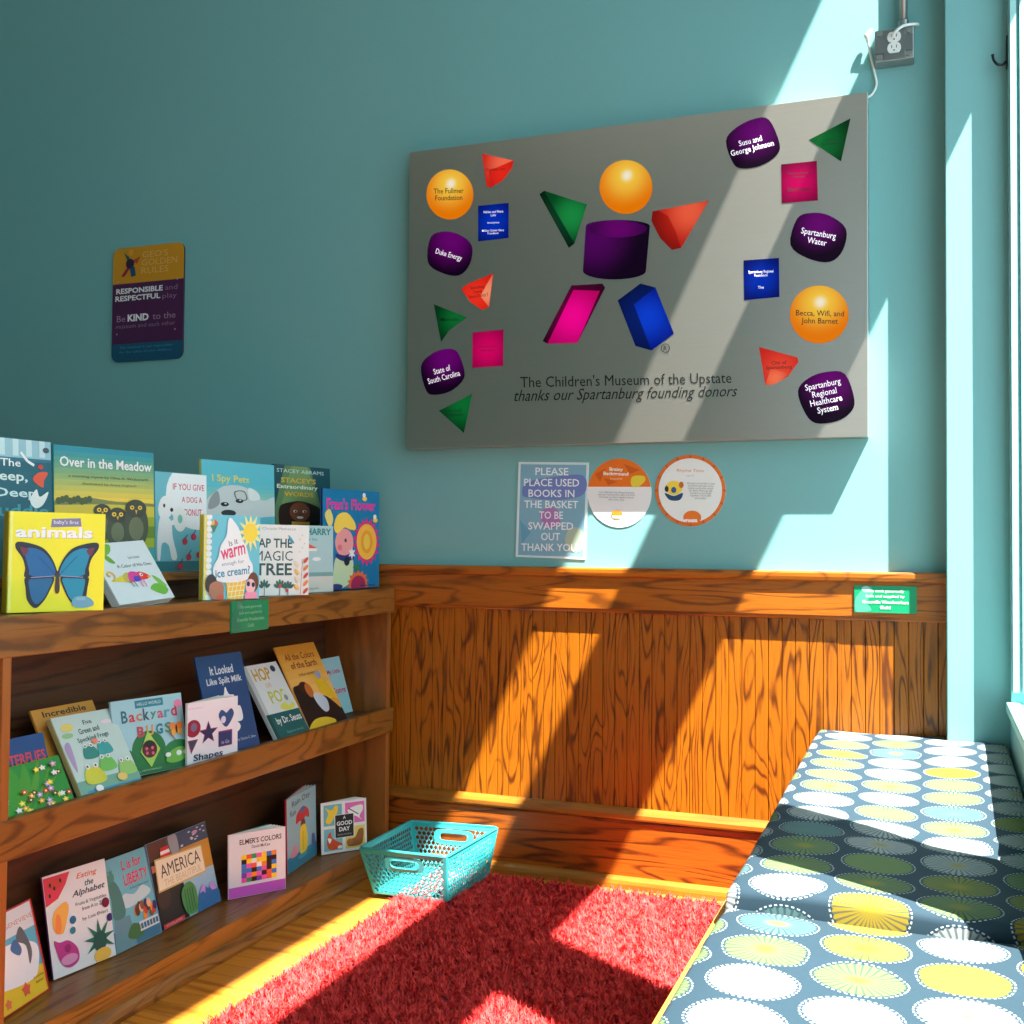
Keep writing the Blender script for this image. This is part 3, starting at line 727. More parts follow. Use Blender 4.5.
def art_icecream(a):
    a.rect(0, 0, .08, 1, (238, 226, 110))
    for i in range(14): a.ell(.085, .035+i*.072, .05, .034, W_)
    a.star(.82, .80, .24, .12, 12, (246, 236, 150)); a.ell(.82, .80, .13, .11, (248, 218, 60))
    a.poly([(.10, .87), (.17, .95), (.24, .90), (.16, .78)], (60, 130, 100)); a.poly([(.17, .95), (.24, .90), (.19, .87)], (226, 60, 60)); a.poly([(.10, .87), (.17, .95), (.17, .88)], (240, 190, 60))
    a.poly([(.38, .24), (.74, .24), (.68, .0), (.42, .0)], (246, 200, 70))
    for i in range(5): a.line([(.40+.07*i, .0), (.46+.07*i, .24)], .012, (250, 236, 180))
    for i in range(4): a.line([(.42, .03+.06*i), (.72, .05+.06*i)], .012, (250, 236, 180))
    a.blob([(.40, .92), (.44, .97), (.52, .92), (.60, .84), (.66, .72), (.74, .62), (.80, .48), (.86, .40), (.84, .28), (.70, .22), (.46, .20), (.24, .22), (.16, .30), (.16, .40), (.24, .50), (.28, .64), (.38, .76)], (240, 242, 242))
    a.text('Is it', .50, .68, .16, .07, (110, 120, 130), .01, .25); a.text('warm', .50, .56, .44, .12, (226, 70, 120), .02, .18); a.text('enough for', .50, .43, .40, .06, (130, 150, 160), .0, .1); a.text('ice cream?', .50, .33, .62, .10, (40, 140, 170), .02, .08)
    a.blob([(.04, .12), (.04, .26), (.14, .30), (.22, .22), (.20, .06)], (60, 44, 44)); a.blob([(.10, .05), (.10, .18), (.24, .22), (.34, .16), (.32, .02), (.2, .0)], (182, 120, 90))
    a.ell(.87, .20, .10, .12, (110, 60, 40)); a.ell(.82, .15, .09, .09, (240, 190, 190)); a.ell(.78, .18, .03, .03, (20, 30, 60)); a.ell(.87, .17, .03, .03, (20, 30, 60)); a.rect(.72, .0, .94, .08, (236, 150, 180)); a.rect(.22, .0, .34, .06, (226, 90, 60))
def art_tree(a):
    a.text('Christie Matheson', .40, .945, .66, .04, (150, 154, 150)); a.text('TAP THE', .27, .74, .78, .13, (30, 76, 74), .022); a.text('MAGIC', .30, .56, .74, .14, (30, 76, 74), 0.); a.text('TREE', .30, .37, .72, .17, (30, 76, 74), .022)
    a.blob([(.58, .86), (.66, .80), (.70, .74), (.62, .76)], (60, 150, 180))
    for x0, s, c in ((.12, 1, (40, 90, 76)), (.42, 1, (50, 100, 84)), (.58, .7, (40, 90, 76))):
        for i in range(5): a.ell(x0+.08*math.cos(.5+i*.55), .10+.08*math.sin(.5+i*.55)*s, .05, .022, c, rot=.5+i*.55)
        a.line([(x0, 0), (x0, .14)], .012, c)
    for x, y in ((.42, .13), (.56, .07)): a.ell(x, y, .03, .025, (216, 50, 50))
    pal = [(200, 60, 50), (236, 190, 80), (226, 130, 60), (226, 214, 190)]
    for i in range(9): a.ell(.84+.09*(-1)**i, .06+.055*i, .06, .026, pal[i % 4], rot=.7 if i % 2 == 0 else 2.4)
    a.line([(.82, 0), (.86, .52)], .008, (150, 60, 60))
    for i in range(5): a.ell(.80+.05*(i % 3), .62+.06*i, .010, .010, (190, 170, 200))
def art_harry(a):
    a.rect(0, .22, 1, .3, (120, 170, 170)); a.rect(0, 0, 1, .24, (206, 210, 200)); a.text('HARRY', .66, .91, .58, .10, (30, 130, 130), .03); a.text('by the Sea', .42, .79, .40, .05, (40, 120, 120))
    a.poly([(.30, .66), (.62, .66), (.44, .72)], (226, 90, 60)); a.poly([(.30, .62), (.60, .62), (.62, .66), (.3, .66)], (236, 236, 230)); a.ell(.60, .5, .1, .03, W_); a.text('by Gene Zion', .5, .06, .3, .04, (90, 110, 110))
def art_grass(a):
    for i in range(6): a.blob([(.1*i, 0), (.1*i+.3, .5), (.2*i+.1, 1), (.16*i+.02, .5)], (40+12*i, 150, 40))
    pal = [(240, 220, 50), (236, 230, 240), (206, 50, 50), (180, 150, 220), (240, 170, 50), (80, 60, 40)]
    rg = random.Random(3)
    for i in range(34):
        x = rg.uniform(.12, .97); y = rg.uniform(.04, .40) if i < 24 else rg.uniform(.4, .85)
        a.star(x, y, .05, .028, 5, pal[i % 6], 1.3); a.ell(x, y, .014, .02, (250, 240, 160))
def art_bfly(a):
    a.rect(0, 0, 1, .66, (20, 60, 44)); a.text('BUTTERFLIES', .55, .70, .84, .15, (206, 60, 70), .02); a.blob([(0, .1), (.4, .3), (.9, .2), (.5, .0)], (40, 120, 70))
def art_frogs(a):
    a.rect(0, 0, 1, .18, (120, 170, 150)); a.rect(.1, 0, 1, .05, (60, 150, 190))
    a.text('Five', .52, .88, .14, .06, (40, 50, 60), .01, .05); a.text('Green and', .50, .78, .34, .07, (40, 50, 60), .01, .05); a.text('Speckled Frogs', .52, .67, .52, .075, (40, 50, 60), .01, .05)
    a.ell(.18, .85, .1, .05, (226, 210, 110)); a.ell(.14, .75, .09, .035, (150, 196, 140)); a.blob([(.06, .3), (.02, .6), (.12, .66), (.1, .4)], (170, 150, 190)); a.ell(.82, .84, .09, .03, (230, 214, 224))
    for cx, cy, c, s in ((.38, .50, (50, 140, 130), .12), (.62, .52, (60, 160, 160), .12), (.30, .22, (206, 206, 60), .16), (.56, .32, (110, 190, 90), .13), (.84, .22, (150, 200, 110), .14)):
        a.blob([(cx-s, cy-s*.5), (cx-s*.8, cy+s*.4), (cx-s*.3, cy+s*.6), (cx+s*.3, cy+s*.6), (cx+s*.8, cy+s*.4), (cx+s, cy-s*.5), (cx, cy-s*.7)], c)
        for e in (-1, 1): a.ell(cx+e*s*.4, cy+s*.7, s*.22, s*.2, W_); a.ell(cx+e*s*.4, cy+s*.7, s*.09, s*.1, (20, 30, 30))
    a.ell(.5, .62, .05, .03, (236, 130, 90)); a.ell(.70, .12, .08, .05, (236, 200, 110)); a.ell(.28, .05, .06, .04, (236, 236, 236))
def art_bugs(a):
    a.rect(0, 0, 1, .28, (30, 110, 60)); a.ell(.45, .30, .24, .26, (26, 120, 62)); a.ell(.86, .24, .2, .14, (34, 128, 70)); a.ell(.08, .22, .18, .16, (28, 110, 64))
    a.rect(.32, .87, .72, .97, (40, 130, 150)); a.text('HELLO WORLD', .52, .92, .34, .04, (210, 230, 230))
    cs = [(60, 100, 120), (206, 50, 60), (206, 120, 80), (60, 90, 110), (80, 140, 120), (206, 90, 110), (90, 160, 180), (206, 60, 80)]
    for i, ch in enumerate('Backyard'): a.text(ch, .16+.10*i, .76+(.02 if ch in 'Bkd' else -.01), .085, .16 if ch in 'Bkd' else .10, cs[i], .02)
    for i, ch in enumerate('BUGS'): a.text(ch, .36+.13*i, .56, .10, .14, [(190, 70, 90), (226, 160, 80), (40, 120, 140), (90, 140, 110)][i], .03)
    a.ell(.93, .86, .055, .055, (246, 130, 170))
    a.poly([(.45, .56), (.60, .30), (.45, .08), (.32, .30)], (170, 210, 90)); a.ell(.45, .32, .105, .115, (90, 20, 36)); a.ell(.45, .38, .07, .05, (30, 20, 26))
    for x, y in ((.41, .33), (.49, .33), (.41, .27), (.49, .26)): a.ell(x, y, .02, .022, (216, 90, 120))
    a.blob([(.66, .12), (.74, .24), (.90, .28), (.98, .22), (.94, .12), (.80, .08)], (110, 180, 70)); a.ell(.86, .20, .04, .035, W_); a.ell(.95, .20, .03, .03, W_); a.ell(.70, .20, .04, .03, W_)
    for e in (-1, 1): a.ell(.86+.05*e, .56, .05, .055, (236, 130, 50)); a.ell(.86+.045*e, .48, .035, .04, (236, 170, 60))
    a.ell(.86, .52, .014, .06, (60, 40, 30)); a.line([(.74, .50), (.84, .36)], .012, (150, 60, 50)); a.ell(.04, .5, .08, .02, (40, 90, 110))
    a.text('JILL MCDONALD', .40, .05, .36, .03, (170, 200, 170)); a.ell(.14, .14, .06, .05, (160, 206, 110))
def art_shapes(a):
    a.text('My First Book of', .16, .90, .28, .03, (226, 150, 180))
    def heart(cx, cy, s, c): a.blob([(cx, cy-s), (cx-s*.9, cy+s*.1), (cx-s*.6, cy+s*.75), (cx-.01, cy+s*.42), (cx, cy+s*.40), (cx+.01, cy+s*.42), (cx+s*.6, cy+s*.75), (cx+s*.9, cy+s*.1)], c)
    a.ell(.11, .58, .14, .14, (150, 30, 60)); a.ell(.12, .60, .06, .07, (110, 110, 140))
    a.star(.40, .47, .20, .085, 5, (190, 80, 120), 1.0); a.star(.405, .465, .18, .075, 5, (30, 50, 90)); heart(.76, .68, .17, (40, 80, 130)); a.ell(.70, .64, .05, .06, (206, 214, 230))
    a.poly([(-.0, .40), (.20, .40), (.07, .18)], (150, 60, 100)); a.poly([(.02, .39), (.18, .39), (.08, .22)], (60, 70, 90)); a.rect(.60, .20, .88, .46, (150, 50, 110)); a.rect(.61, .21, .87, .44, (26, 60, 110))
    a.text('to Go', .74, .27, .16, .06, (206, 214, 230)); a.text('Shapes', .40, .09, .58, .14, (30, 50, 90), .02)
def art_milk(a):
    a.text('It Looked', .50, .84, .50, .09, (214, 222, 226), .02); a.text('Like Spilt Milk', .52, .72, .76, .09, (214, 222, 226), .02)
    a.blob([(.34, .54), (.44, .58), (.50, .66), (.55, .58), (.66, .56), (.56, .50), (.52, .44), (.46, .50)], W_)
    a.blob([(.26, .40), (.30, .54), (.40, .50), (.40, .34), (.30, .30)], W_); a.blob([(.52, .42), (.60, .54), (.62, .44), (.74, .44), (.74, .30), (.56, .30)], W_); a.ell(.5, .24, .16, .06, W_)
    a.text('by Charles G. Shaw', .74, .10, .40, .035, (190, 210, 220))
def art_hop(a):
    a.rect(0, 0, 1, .33, (10, 92, 92)); a.rect(0, 0, .10, 1, (180, 190, 190)); a.rect(0, 0, .10, .33, (8, 70, 70))
    a.text('HOP', .42, .86, .50, .17, (206, 160, 40), .02); a.text('on', .46, .70, .16, .06, (216, 180, 130)); a.text('POP', .58, .54, .50, .17, (196, 196, 60), .02)
    a.ell(.80, .91, .07, .045, (40, 60, 90)); a.ell(.72, .39, .22, .055, (216, 220, 90)); a.blob([(.68, .48), (.76, .60), (.90, .54), (.86, .42), (.74, .40)], (206, 220, 210)); a.ell(.78, .5, .05, .04, (130, 140, 140))
    a.text('by Dr. Seuss', .57, .215, .74, .12, (226, 234, 230), .02); a.text('Beginner Books', .60, .06, .5, .04, (110, 180, 160))
def art_earth(a):
    for i in range(7): a.rect(0, .30+i*.1, 1, .41+i*.1, tuple(int(p+(q-p)*i/6) for p, q in zip((240, 196, 110), (216, 150, 50))))
    a.text('All the Colors', .50, .86, .74, .08, (120, 40, 30), .01); a.text('of the Earth', .52, .755, .66, .08, (120, 40, 30), .01); a.text('SHEILA HAMANAKA', .54, .635, .52, .03, (130, 80, 40))
    a.rect(0, 0, 1, .16, (22, 20, 20)); a.blob([(0, .46), (.14, .52), (.26, .52), (.36, .40), (.52, .34), (.70, .34), (.86, .24), (.98, .12), (.98, .0), (0, 0)], (26, 22, 22))
    a.ell(.28, .48, .12, .075, (60, 34, 22)); a.ell(.37, .44, .08, .09, (196, 110, 50), rot=.5); a.blob([(.42, .38), (.56, .38), (.70, .30), (.66, .18), (.54, .16), (.44, .26)], (190, 206, 216))
    a.blob([(.62, .60), (.72, .62), (.84, .50), (.96, .36), (.98, .28), (.74, .34), (.62, .44)], (226, 190, 40)); a.ell(.74, .60, .07, .05, (150, 160, 190))
    a.blob([(.0, .02), (.2, .10), (.5, .10), (.7, .04), (.6, .0), (.1, .0)], (226, 190, 50))
def art_blue(a):
    a.text('My Little', .70, .74, .42, .10, (196, 50, 90), .02); a.text('Songs', .74, .40, .40, .14, (196, 50, 90), .03)
def art_b1(a):
    a.rect(.0, .0, 1, .30, (236, 200, 50)); a.rect(0, .30, 1, .72, (90, 180, 206)); a.rect(0, .72, 1, 1, (216, 226, 230))
    a.text('GENEVIEVE', .72, .84, .50, .05, (200, 130, 120)); a.blob([(.1, .32), (.3, .24), (.78, .2), (.92, .34), (.94, .52), (.72, .62), (.4, .66), (.2, .6)], (232, 238, 240)); a.blob([(.62, .66), (.72, .78), (.80, .66), (.84, .48), (.76, .36), (.76, .56)], (90, 100, 110))
    a.blob([(.6, .68), (.68, .56), (.62, .5), (.5, .6)], (60, 110, 160)); a.star(.62, .14, .08, .05, 5, (226, 90, 70)); a.star(.3, .1, .06, .04, 5, (236, 120, 80))
    a.text('Bestselling', .86, .20, .18, .03, (60, 60, 40)); a.text('Author', .86, .15, .14, .03, (60, 60, 40))
    for b in ((0, 0, 1, .015), (0, .985, 1, 1), (.97, 0, 1, 1)): a.rect(*b, (206, 40, 44))
def art_alpha(a):
    a.poly([(.0, .98), (.45, .98), (.38, .86), (.22, .72), (.0, .66)], (226, 234, 226)); a.poly([(.0, .98), (.42, .98), (.34, .87), (.2, .75), (.0, .70)], (220, 60, 84)); a.ell(.18, .90, .12, .05, (206, 70, 60))
    for x, y in ((.08, .80), (.16, .86), (.26, .92), (.1, .9)): a.ell(x, y, .016, .022, (40, 24, 30))
    a.text('Eating', .68, .90, .34, .07, (226, 130, 90), .01, 0, .3); a.text('the', .70, .82, .14, .06, (50, 60, 70), .01, 0, .3); a.text('Alphabet', .68, .735, .54, .08, (50, 60, 70), .01, 0, .3)
    a.text('Fruits & Vegetables', .70, .63, .50, .045, (80, 90, 100)); a.text('from A to Z', .70, .575, .32, .04, (80, 90, 100)); a.text('by Lois Ehlert', .74, .47, .42, .045, (80, 90, 100))
    a.blob([(.08, .46), (.10, .62), (.28, .70), (.34, .64), (.28, .50), (.20, .40)], (240, 180, 80)); a.blob([(.10, .44), (.14, .60), (.20, .56), (.18, .42)], (240, 140, 70))
    a.ell(.38, .50, .05, .04, (30, 110, 150)); a.ell(.36, .40, .045, .035, (30, 130, 150))
    a.blob([(.06, .36), (.14, .33), (.28, .32), (.40, .22), (.40, .10), (.26, .06), (.14, .12), (.08, .26)], (190, 60, 140)); a.ell(.26, .14, .13, .05, (216, 150, 190)); a.ell(.25, .25, .05, .04, (150, 40, 110))
    a.star(.76, .22, .26, .10, 9, (20, 116, 90), .8); a.ell(.76, .20, .11, .10, (20, 90, 80)); a.ell(.78, .06, .14, .07, (236, 190, 80)); a.ell(.92, .56, .06, .05, (110, 20, 60)); a.ell(.96, .40, .05, .04, (50, 40, 110))
def art_liberty(a):
    a.rect(0, .0, 1, .22, (60, 120, 150)); a.blob([(.3, .5), (.4, .58), (.6, .54), (.8, .60), (.95, .5), (.7, .44), (.4, .42)], (190, 216, 220))
    a.text('L is for', .66, .885, .42, .11, (226, 60, 90), .02); a.text('LIBERTY', .70, .72, .52, .12, (226, 60, 90), .02); a.text('By Wendy Cheyette Lewison', .74, .61, .40, .03, (30, 80, 100))
    a.poly([(.02, .0), (.46, .0), (.42, .34), (.10, .36)], (104, 150, 160)); a.blob([(.10, .36), (.12, .56), (.10, .72), (.16, .78), (.26, .74), (.34, .60), (.34, .36)], (70, 130, 124)); a.ell(.20, .80, .06, .05, (80, 146, 136)); a.line([(.14, .74), (.10, .95)], .05, (76, 140, 130)); a.ell(.10, .96, .04, .03, (60, 90, 90))
    a.star(.20, .84, .07, .03, 7, (80, 146, 136)); a.blob([(.3, .12), (.46, .24), (.66, .12), (.5, .06)], (70, 120, 70))
    pal = [(240, 150, 60), (206, 70, 50), (40, 50, 110), (90, 60, 40), (236, 190, 150), (130, 90, 60)]
    rg = random.Random(5)
    for i in range(16): a.ell(.56+.028*i % .40, .26+rg.uniform(0, .14), .045, .05, pal[i % 6])
    a.rect(.56, .20, .98, .225, (226, 232, 230)); a.rect(.56, .12, .98, .14, (226, 232, 230))
    for i in range(7): a.rect(.57+.065*i, .12, .585+.065*i, .225, (226, 232, 230))
def art_america(a):
    a.rect(0, 0, .46, 1, (34, 40, 40)); a.rect(.0, .78, .5, 1, (90, 60, 50)); a.rect(.30, .62, .50, 1, (70, 84, 90)); a.blob([(.34, .98), (.48, .98), (.48, .7), (.4, .66)], (150, 160, 166)); a.rect(.50, .76, 1, 1, (60, 84, 110)); a.rect(.50, .46, 1, .80, (206, 150, 60)); a.rect(.46, .0, 1, .46, (160, 196, 216))
    rg = random.Random(2)
    for i in range(14): a.ell(rg.uniform(.52, .96), rg.uniform(.82, .97), .022, .008, (206, 210, 220))
    a.ell(.78, .93, .05, .02, (206, 150, 190))
    for i in range(6): a.poly([(.15+.006*i, .66+.04*i), (.36-.008*i, .66+.04*i), (.355-.008*i, .70+.04*i), (.156+.006*i, .70+.04*i)], (206, 50, 50) if i % 2 else W_)
    a.ell(.02, .7, .09, .04, (200, 110, 90)); a.ell(.14, .56, .10, .06, (120, 60, 50)); a.ell(.1, .36, .12, .14, (60, 50, 44)); a.rect(.16, .5, .2, .62, (190, 60, 60))
    a.blob([(.42, .05), (.38, .30), (.52, .40), (.62, .30), (.60, .05)], (80, 150, 80))
    for i in range(4): a.line([(.43+.045*i, .05), (.44+.04*i, .33)], .012, (40, 96, 60))
    a.poly([(.58, .0), (.66, .20), (.74, .30), (.82, .22), (.90, .28), (1, .14), (1, 0)], (40, 110, 170)); a.poly([(.66, .20), (.74, .30), (.78, .26), (.76, .18), (.72, .22)], (206, 150, 220)); a.poly([(.84, .24), (.90, .28), (.97, .17), (.88, .18)], (206, 150, 220))
    a.poly([(.04, .42), (.06, .80), (.84, .76), (.84, .42)], (206, 180, 110)); a.poly([(.055, .44), (.075, .78), (.825, .74), (.825, .44)], (236, 226, 196))
    a.text('AMERICA', .45, .64, .66, .15, (50, 56, 60), -.0); a.text('THE BEAUTIFUL', .46, .50, .62, .08, (206, 186, 150), .0); a.rect(.02, .01, .36, .06, (206, 50, 60)); a.text('SCHOLASTIC', .19, .035, .26, .025, (226, 200, 200))
def art_quilt(a):
    a.rect(0, 0, 1, .17, (206, 92, 200)); a.text("ELMER'S COLORS", .56, .86, .74, .085, (60, 40, 40), .02); a.text('David McKee', .56, .765, .32, .05, (60, 40, 40), .01)
    pal = [(236, 90, 60), (250, 210, 40), (110, 60, 170), (236, 90, 180), (240, 236, 240), (40, 150, 90), (20, 20, 24), (60, 120, 200), (240, 140, 40)]
    rg = random.Random(8)
    for r in range(6):
        for c in range(7):
            x0 = .22+.088*c; y0 = .22+.072*r
            a.poly([(x0, y0), (x0+.088, y0), (x0+.088, y0+.072), (x0, y0+.072)], pal[rg.randrange(9)]); a.k -= 1
    a.k += 1
def art_umb(a):
    a.rect(0, 0, 1, .20, (50, 136, 166)); a.text('Rain Day', .48, .90, .62, .10, (60, 80, 90), .01, .05); a.text('fun', .2, .78, .2, .08, (60, 80, 90), .01)
    a.blob([(.30, .60), (.32, .72), (.52, .80), (.72, .72), (.74, .60), (.62, .64), (.52, .58), (.42, .62)], (196, 50, 60)); a.blob([(.44, .74), (.52, .80), (.62, .76), (.52, .72)], (50, 110, 160)); a.ell(.53, .56, .08, .06, (120, 60, 50))
    a.blob([(.44, .52), (.62, .52), (.68, .26), (.62, .16), (.44, .16), (.42, .3)], (240, 214, 50)); a.line([(.52, .46), (.52, .2)], .02, (206, 150, 40)); a.blob([(.1, .2), (.2, .34), (.34, .28), (.3, .18)], (216, 150, 170)); a.blob([(.82, .2), (.84, .34), (.94, .3), (.92, .18)], (90, 110, 160)); a.ell(.5, .13, .16, .03, (90, 170, 190))
def art_goodday(a):
    g = .04
    a.rect(.06, .54, .46, .95, (110, 180, 190)); a.rect(.53, .54, .96, .95, (226, 110, 180)); a.rect(.06, .05, .46, .48, (120, 190, 196)); a.rect(.53, .05, .96, .48, (226, 206, 110))
    a.blob([(.10, .62), (.16, .78), (.10, .90), (.22, .84), (.34, .92), (.36, .80), (.26, .66), (.20, .58)], (240, 206, 50)); a.ell(.33, .88, .05, .045, (240, 206, 50))
    a.blob([(.58, .80), (.70, .86), (.90, .88), (.92, .78), (.84, .66), (.90, .58), (.78, .66), (.64, .72)], W_); a.line([(.60, .84), (.82, .70)], .02, (90, 60, 90))
    a.blob([(.12, .20), (.14, .34), (.20, .42), (.24, .30), (.36, .22), (.46, .16), (.36, .08), (.18, .08)], (216, 84, 40)); a.blob([(.14, .30), (.18, .20), (.22, .28)], W_); a.ell(.40, .11, .05, .03, W_)
    a.blob([(.58, .10), (.62, .22), (.74, .26), (.82, .40), (.92, .40), (.92, .24), (.86, .10)], (150, 90, 40)); a.ell(.62, .18, .07, .06, (170, 106, 50))
    a.rect(.29, .28, .72, .74, (230, 230, 226)); a.rect(.305, .29, .705, .73, (26, 26, 26))
    a.text('A', .505, .675, .06, .065, W_, .02); a.text('GOOD', .505, .565, .34, .085, W_, .03); a.text('DAY', .505, .45, .24, .085, W_, .03); a.text('KEVIN HENKES', .505, .345, .30, .03, (170, 170, 170))
def art_none(a): pass
def art_gold(a): a.text('Incredible', .5, .93, .7, .07, (60, 40, 30), .02)

S = 1.0
G1, G2, G3 = 'books on top of the shelf unit', 'books on the middle shelf', 'books on the bottom shelf'
book('picture_book', 'dark teal picture book with swimming birds, at the far left of the back row', (-1.791, 1.663, .108, .207, .288, .061, .003, .9255), (18, 92, 108), art_deep, vt=(.30, .70), group=G1)
book('picture_book', 'picture book with three grey owls under a yellow and blue sky, behind the butterfly book', (-1.789, 1.891, .127, .289, .285, .03, .010, .9255), (60, 150, 150), art_meadow, group=G1, vt=(.2, .8))
book('picture_book', 'pale blue picture book with a white dog holding a ring and pink lettering', (-1.789, 2.226, .117, .180, .248, .03, .005, .9255), (108, 184, 196), art_donut, group=G1)
book('picture_book', 'blue picture book with a large grey dog looking over its lower edge', (-1.787, 2.411, .129, .287, .292, .03, .010, .9255), (92, 188, 202), art_pets, vt=(.5, .5), spine=(226, 206, 50), group=G1)
book('picture_book', "dark green picture book with a smiling child's face and gold capitals", (-1.788, 2.754, .124, .264, .304, .03, .008, .9255), (16, 74, 84), art_words, vt=(.4, .6), group=G1)
book('picture_book', 'blue picture book with a yellow sun-like flower and pink title, rightmost on the top', (-1.666, 2.817, .066, .310, .300, .01, .010, .8595), (14, 120, 170), art_flower, spine=(40, 30, 90), group=G1)
book('board_book', 'square yellow board book with a big blue butterfly', (-1.672, 1.645, .429, .192, .197, .0, -.007, .8595), (240, 232, 20), art_butterfly, th=.026, kind='board', spine=(190, 170, 20), group=G1)
book('board_book', 'white board book with a rainbow lizard and green leaves, leaning back beside the butterfly book', (-1.640, 1.925, .10, .172, .158, .60, .075, .862), (216, 224, 226), art_cham, th=.022, kind='board', group=G1)
book('board_book', 'pale blue board book with a huge white ice cream cone', (-1.640, 2.215, .305, .168, .207, .01, -.006, .8595), (110, 196, 212), art_icecream, th=.018, kind='board', spine=(226, 196, 30), group=G1)
book('board_book', 'white board book with dark green title capitals and autumn leaves', (-1.655, 2.467, .443, .156, .188, .015, -.007, .8595), (230, 230, 224), art_tree, th=.014, kind='board', group=G1)
book('board_book', 'narrow grey blue seaside book half hidden between the leaf book and the flower book', (-1.650, 2.615, .148, .187, .189, .02, 0, .8595), (172, 204, 206), art_harry, th=.010, kind='board', group=G1)

book('paperback_book', 'dark blue paperback with red capitals, sunk behind the green grass book', (-1.650, 1.600, 0, .165, .145, .29, 0, .472), (20, 70, 130), art_bfly, th=.004, kind='soft', group=G2)
book('paperback_book', 'bright green paperback with grass and many flowers, leftmost on the middle shelf', (-1.628, 1.600, 0, .190, .098, .46, .012, .4725), (30, 140, 50), art_grass, th=.004, kind='soft', group=G2)
book('picture_book', 'gold edged book almost hidden behind the frog book', (-1.680, 1.810, -.03, .188, .190, .48, -.005, .4745), (206, 150, 60), art_gold, th=.006, kind='soft', group=G2)
book('board_book', 'pale green board book with five cartoon frogs', (-1.631, 1.815, .02, .177, .180, .54, -.01, .4745), (190, 216, 208), art_frogs, th=.014, kind='board', spine=(206, 200, 120), group=G2)
book('board_book', 'pale blue and green board book with a ladybird on a leaf, pages fanned', (-1.676, 1.975, .16, .205, .172, .20, -.008, .474), (160, 206, 214), art_bugs, fan=5, fan_ang=.30, kind='board', group=G2)
book('board_book', 'white board book with a star, a heart and other cut out shapes', (-1.636, 2.160, .117, .172, .146, .02, -.010, .474), (226, 228, 232), art_shapes, fan=6, fan_ang=.28, kind='board', group=G2)
book('picture_book', 'tall deep blue book with small white cloud shapes', (-1.652, 2.287, .076, .177, .247, .275, .004, .474), (16, 70, 120), art_milk, th=.005, kind='soft', group=G2)
book('picture_book', 'white and dark green hardback with gold and lime capitals, leaning back', (-1.631, 2.534, .003, .163, .221, .55, 0, .4745), (214, 222, 220), art_hop, th=.012, spine=(196, 204, 204), group=G2)
book('picture_book', 'golden book with dark silhouetted figures, tallest at the right of the middle shelf', (-1.633, 2.700, -.005, .213, .257, .49, -.002, .474), (226, 160, 60), art_earth, th=.005, kind='soft', group=G2)
book('paperback_book', 'light blue paperback with pink words peeping out behind the golden book', (-1.700, 2.880, .0, .185, .178, .30, 0, .474), (150, 206, 214), art_blue, th=.003, kind='soft', group=G2)

book('paperback_book', 'red bordered book with a white whale-like shape above yellow, leftmost on the bottom shelf', (-1.690, 1.650, -.20, .190, .190, .27, -.015, .067), (206, 40, 44), art_b1, th=.004, kind='soft', group=G3)
book('picture_book', 'white picture book with pear, fig, watermelon and pineapple shapes', (-1.748, 1.870, .14, .166, .214, .205, .002, .067), (226, 232, 232), art_alpha, th=.006, kind='soft', spine=(110, 60, 130), back=(110, 60, 130), group=G3)
book('picture_book', 'blue book with a green crowned statue and a crowd at a railing', (-1.726, 2.034, .003, .158, .205, .281, -.002, .067), (110, 186, 200), art_liberty, th=.006, kind='soft', spine=(206, 200, 190), group=G3)
book('picture_book', 'collage picture book with a cream title plate, cactus and blue mountains', (-1.729, 2.197, -.025, .240, .207, .248, .002, .067), (120, 160, 190), art_america, th=.005, kind='soft', group=G3)
book('board_book', 'white board book with a many coloured patchwork and a violet lower band', (-1.721, 2.453, .53, .164, .165, .06, -.009, .067), (222, 226, 230), art_quilt, fan=6, fan_ang=.42, kind='board', back=(40, 130, 120), spine=(206, 206, 216), group=G3)
book('picture_book', 'grey blue book with a red umbrella over a yellow raincoat, standing open', (-1.698, 2.699, -.15, .210, .208, .03, .003, .067), (150, 190, 200), art_umb, fan=4, fan_ang=.16, spine=(190, 40, 60), back=(190, 60, 80), group=G3)
book('board_book', 'small white board book with four animal squares round a black title block', (-1.712, 2.905, .60, .152, .151, .088, -.008, .067), (230, 232, 230), art_goodday, fan=7, fan_ang=.36, kind='board', back=(110, 150, 60), spine=(30, 30, 34), group=G3)

# ================================================================== THINGS ON THE BACK WALL
ident = lambda u, v: (u, v)
def rounded(x0, z0, x1, z1, r, n=6):
    out = []
    for cx, cz, a0 in ((x1-r, z1-r, 0), (x0+r, z1-r, PI/2), (x0+r, z0+r, PI), (x1-r, z0+r, 3*PI/2)):
        for k in range(n+1): out.append((cx+r*math.cos(a0+PI/2*k/n), cz+r*math.sin(a0+PI/2*k/n)))
    return out
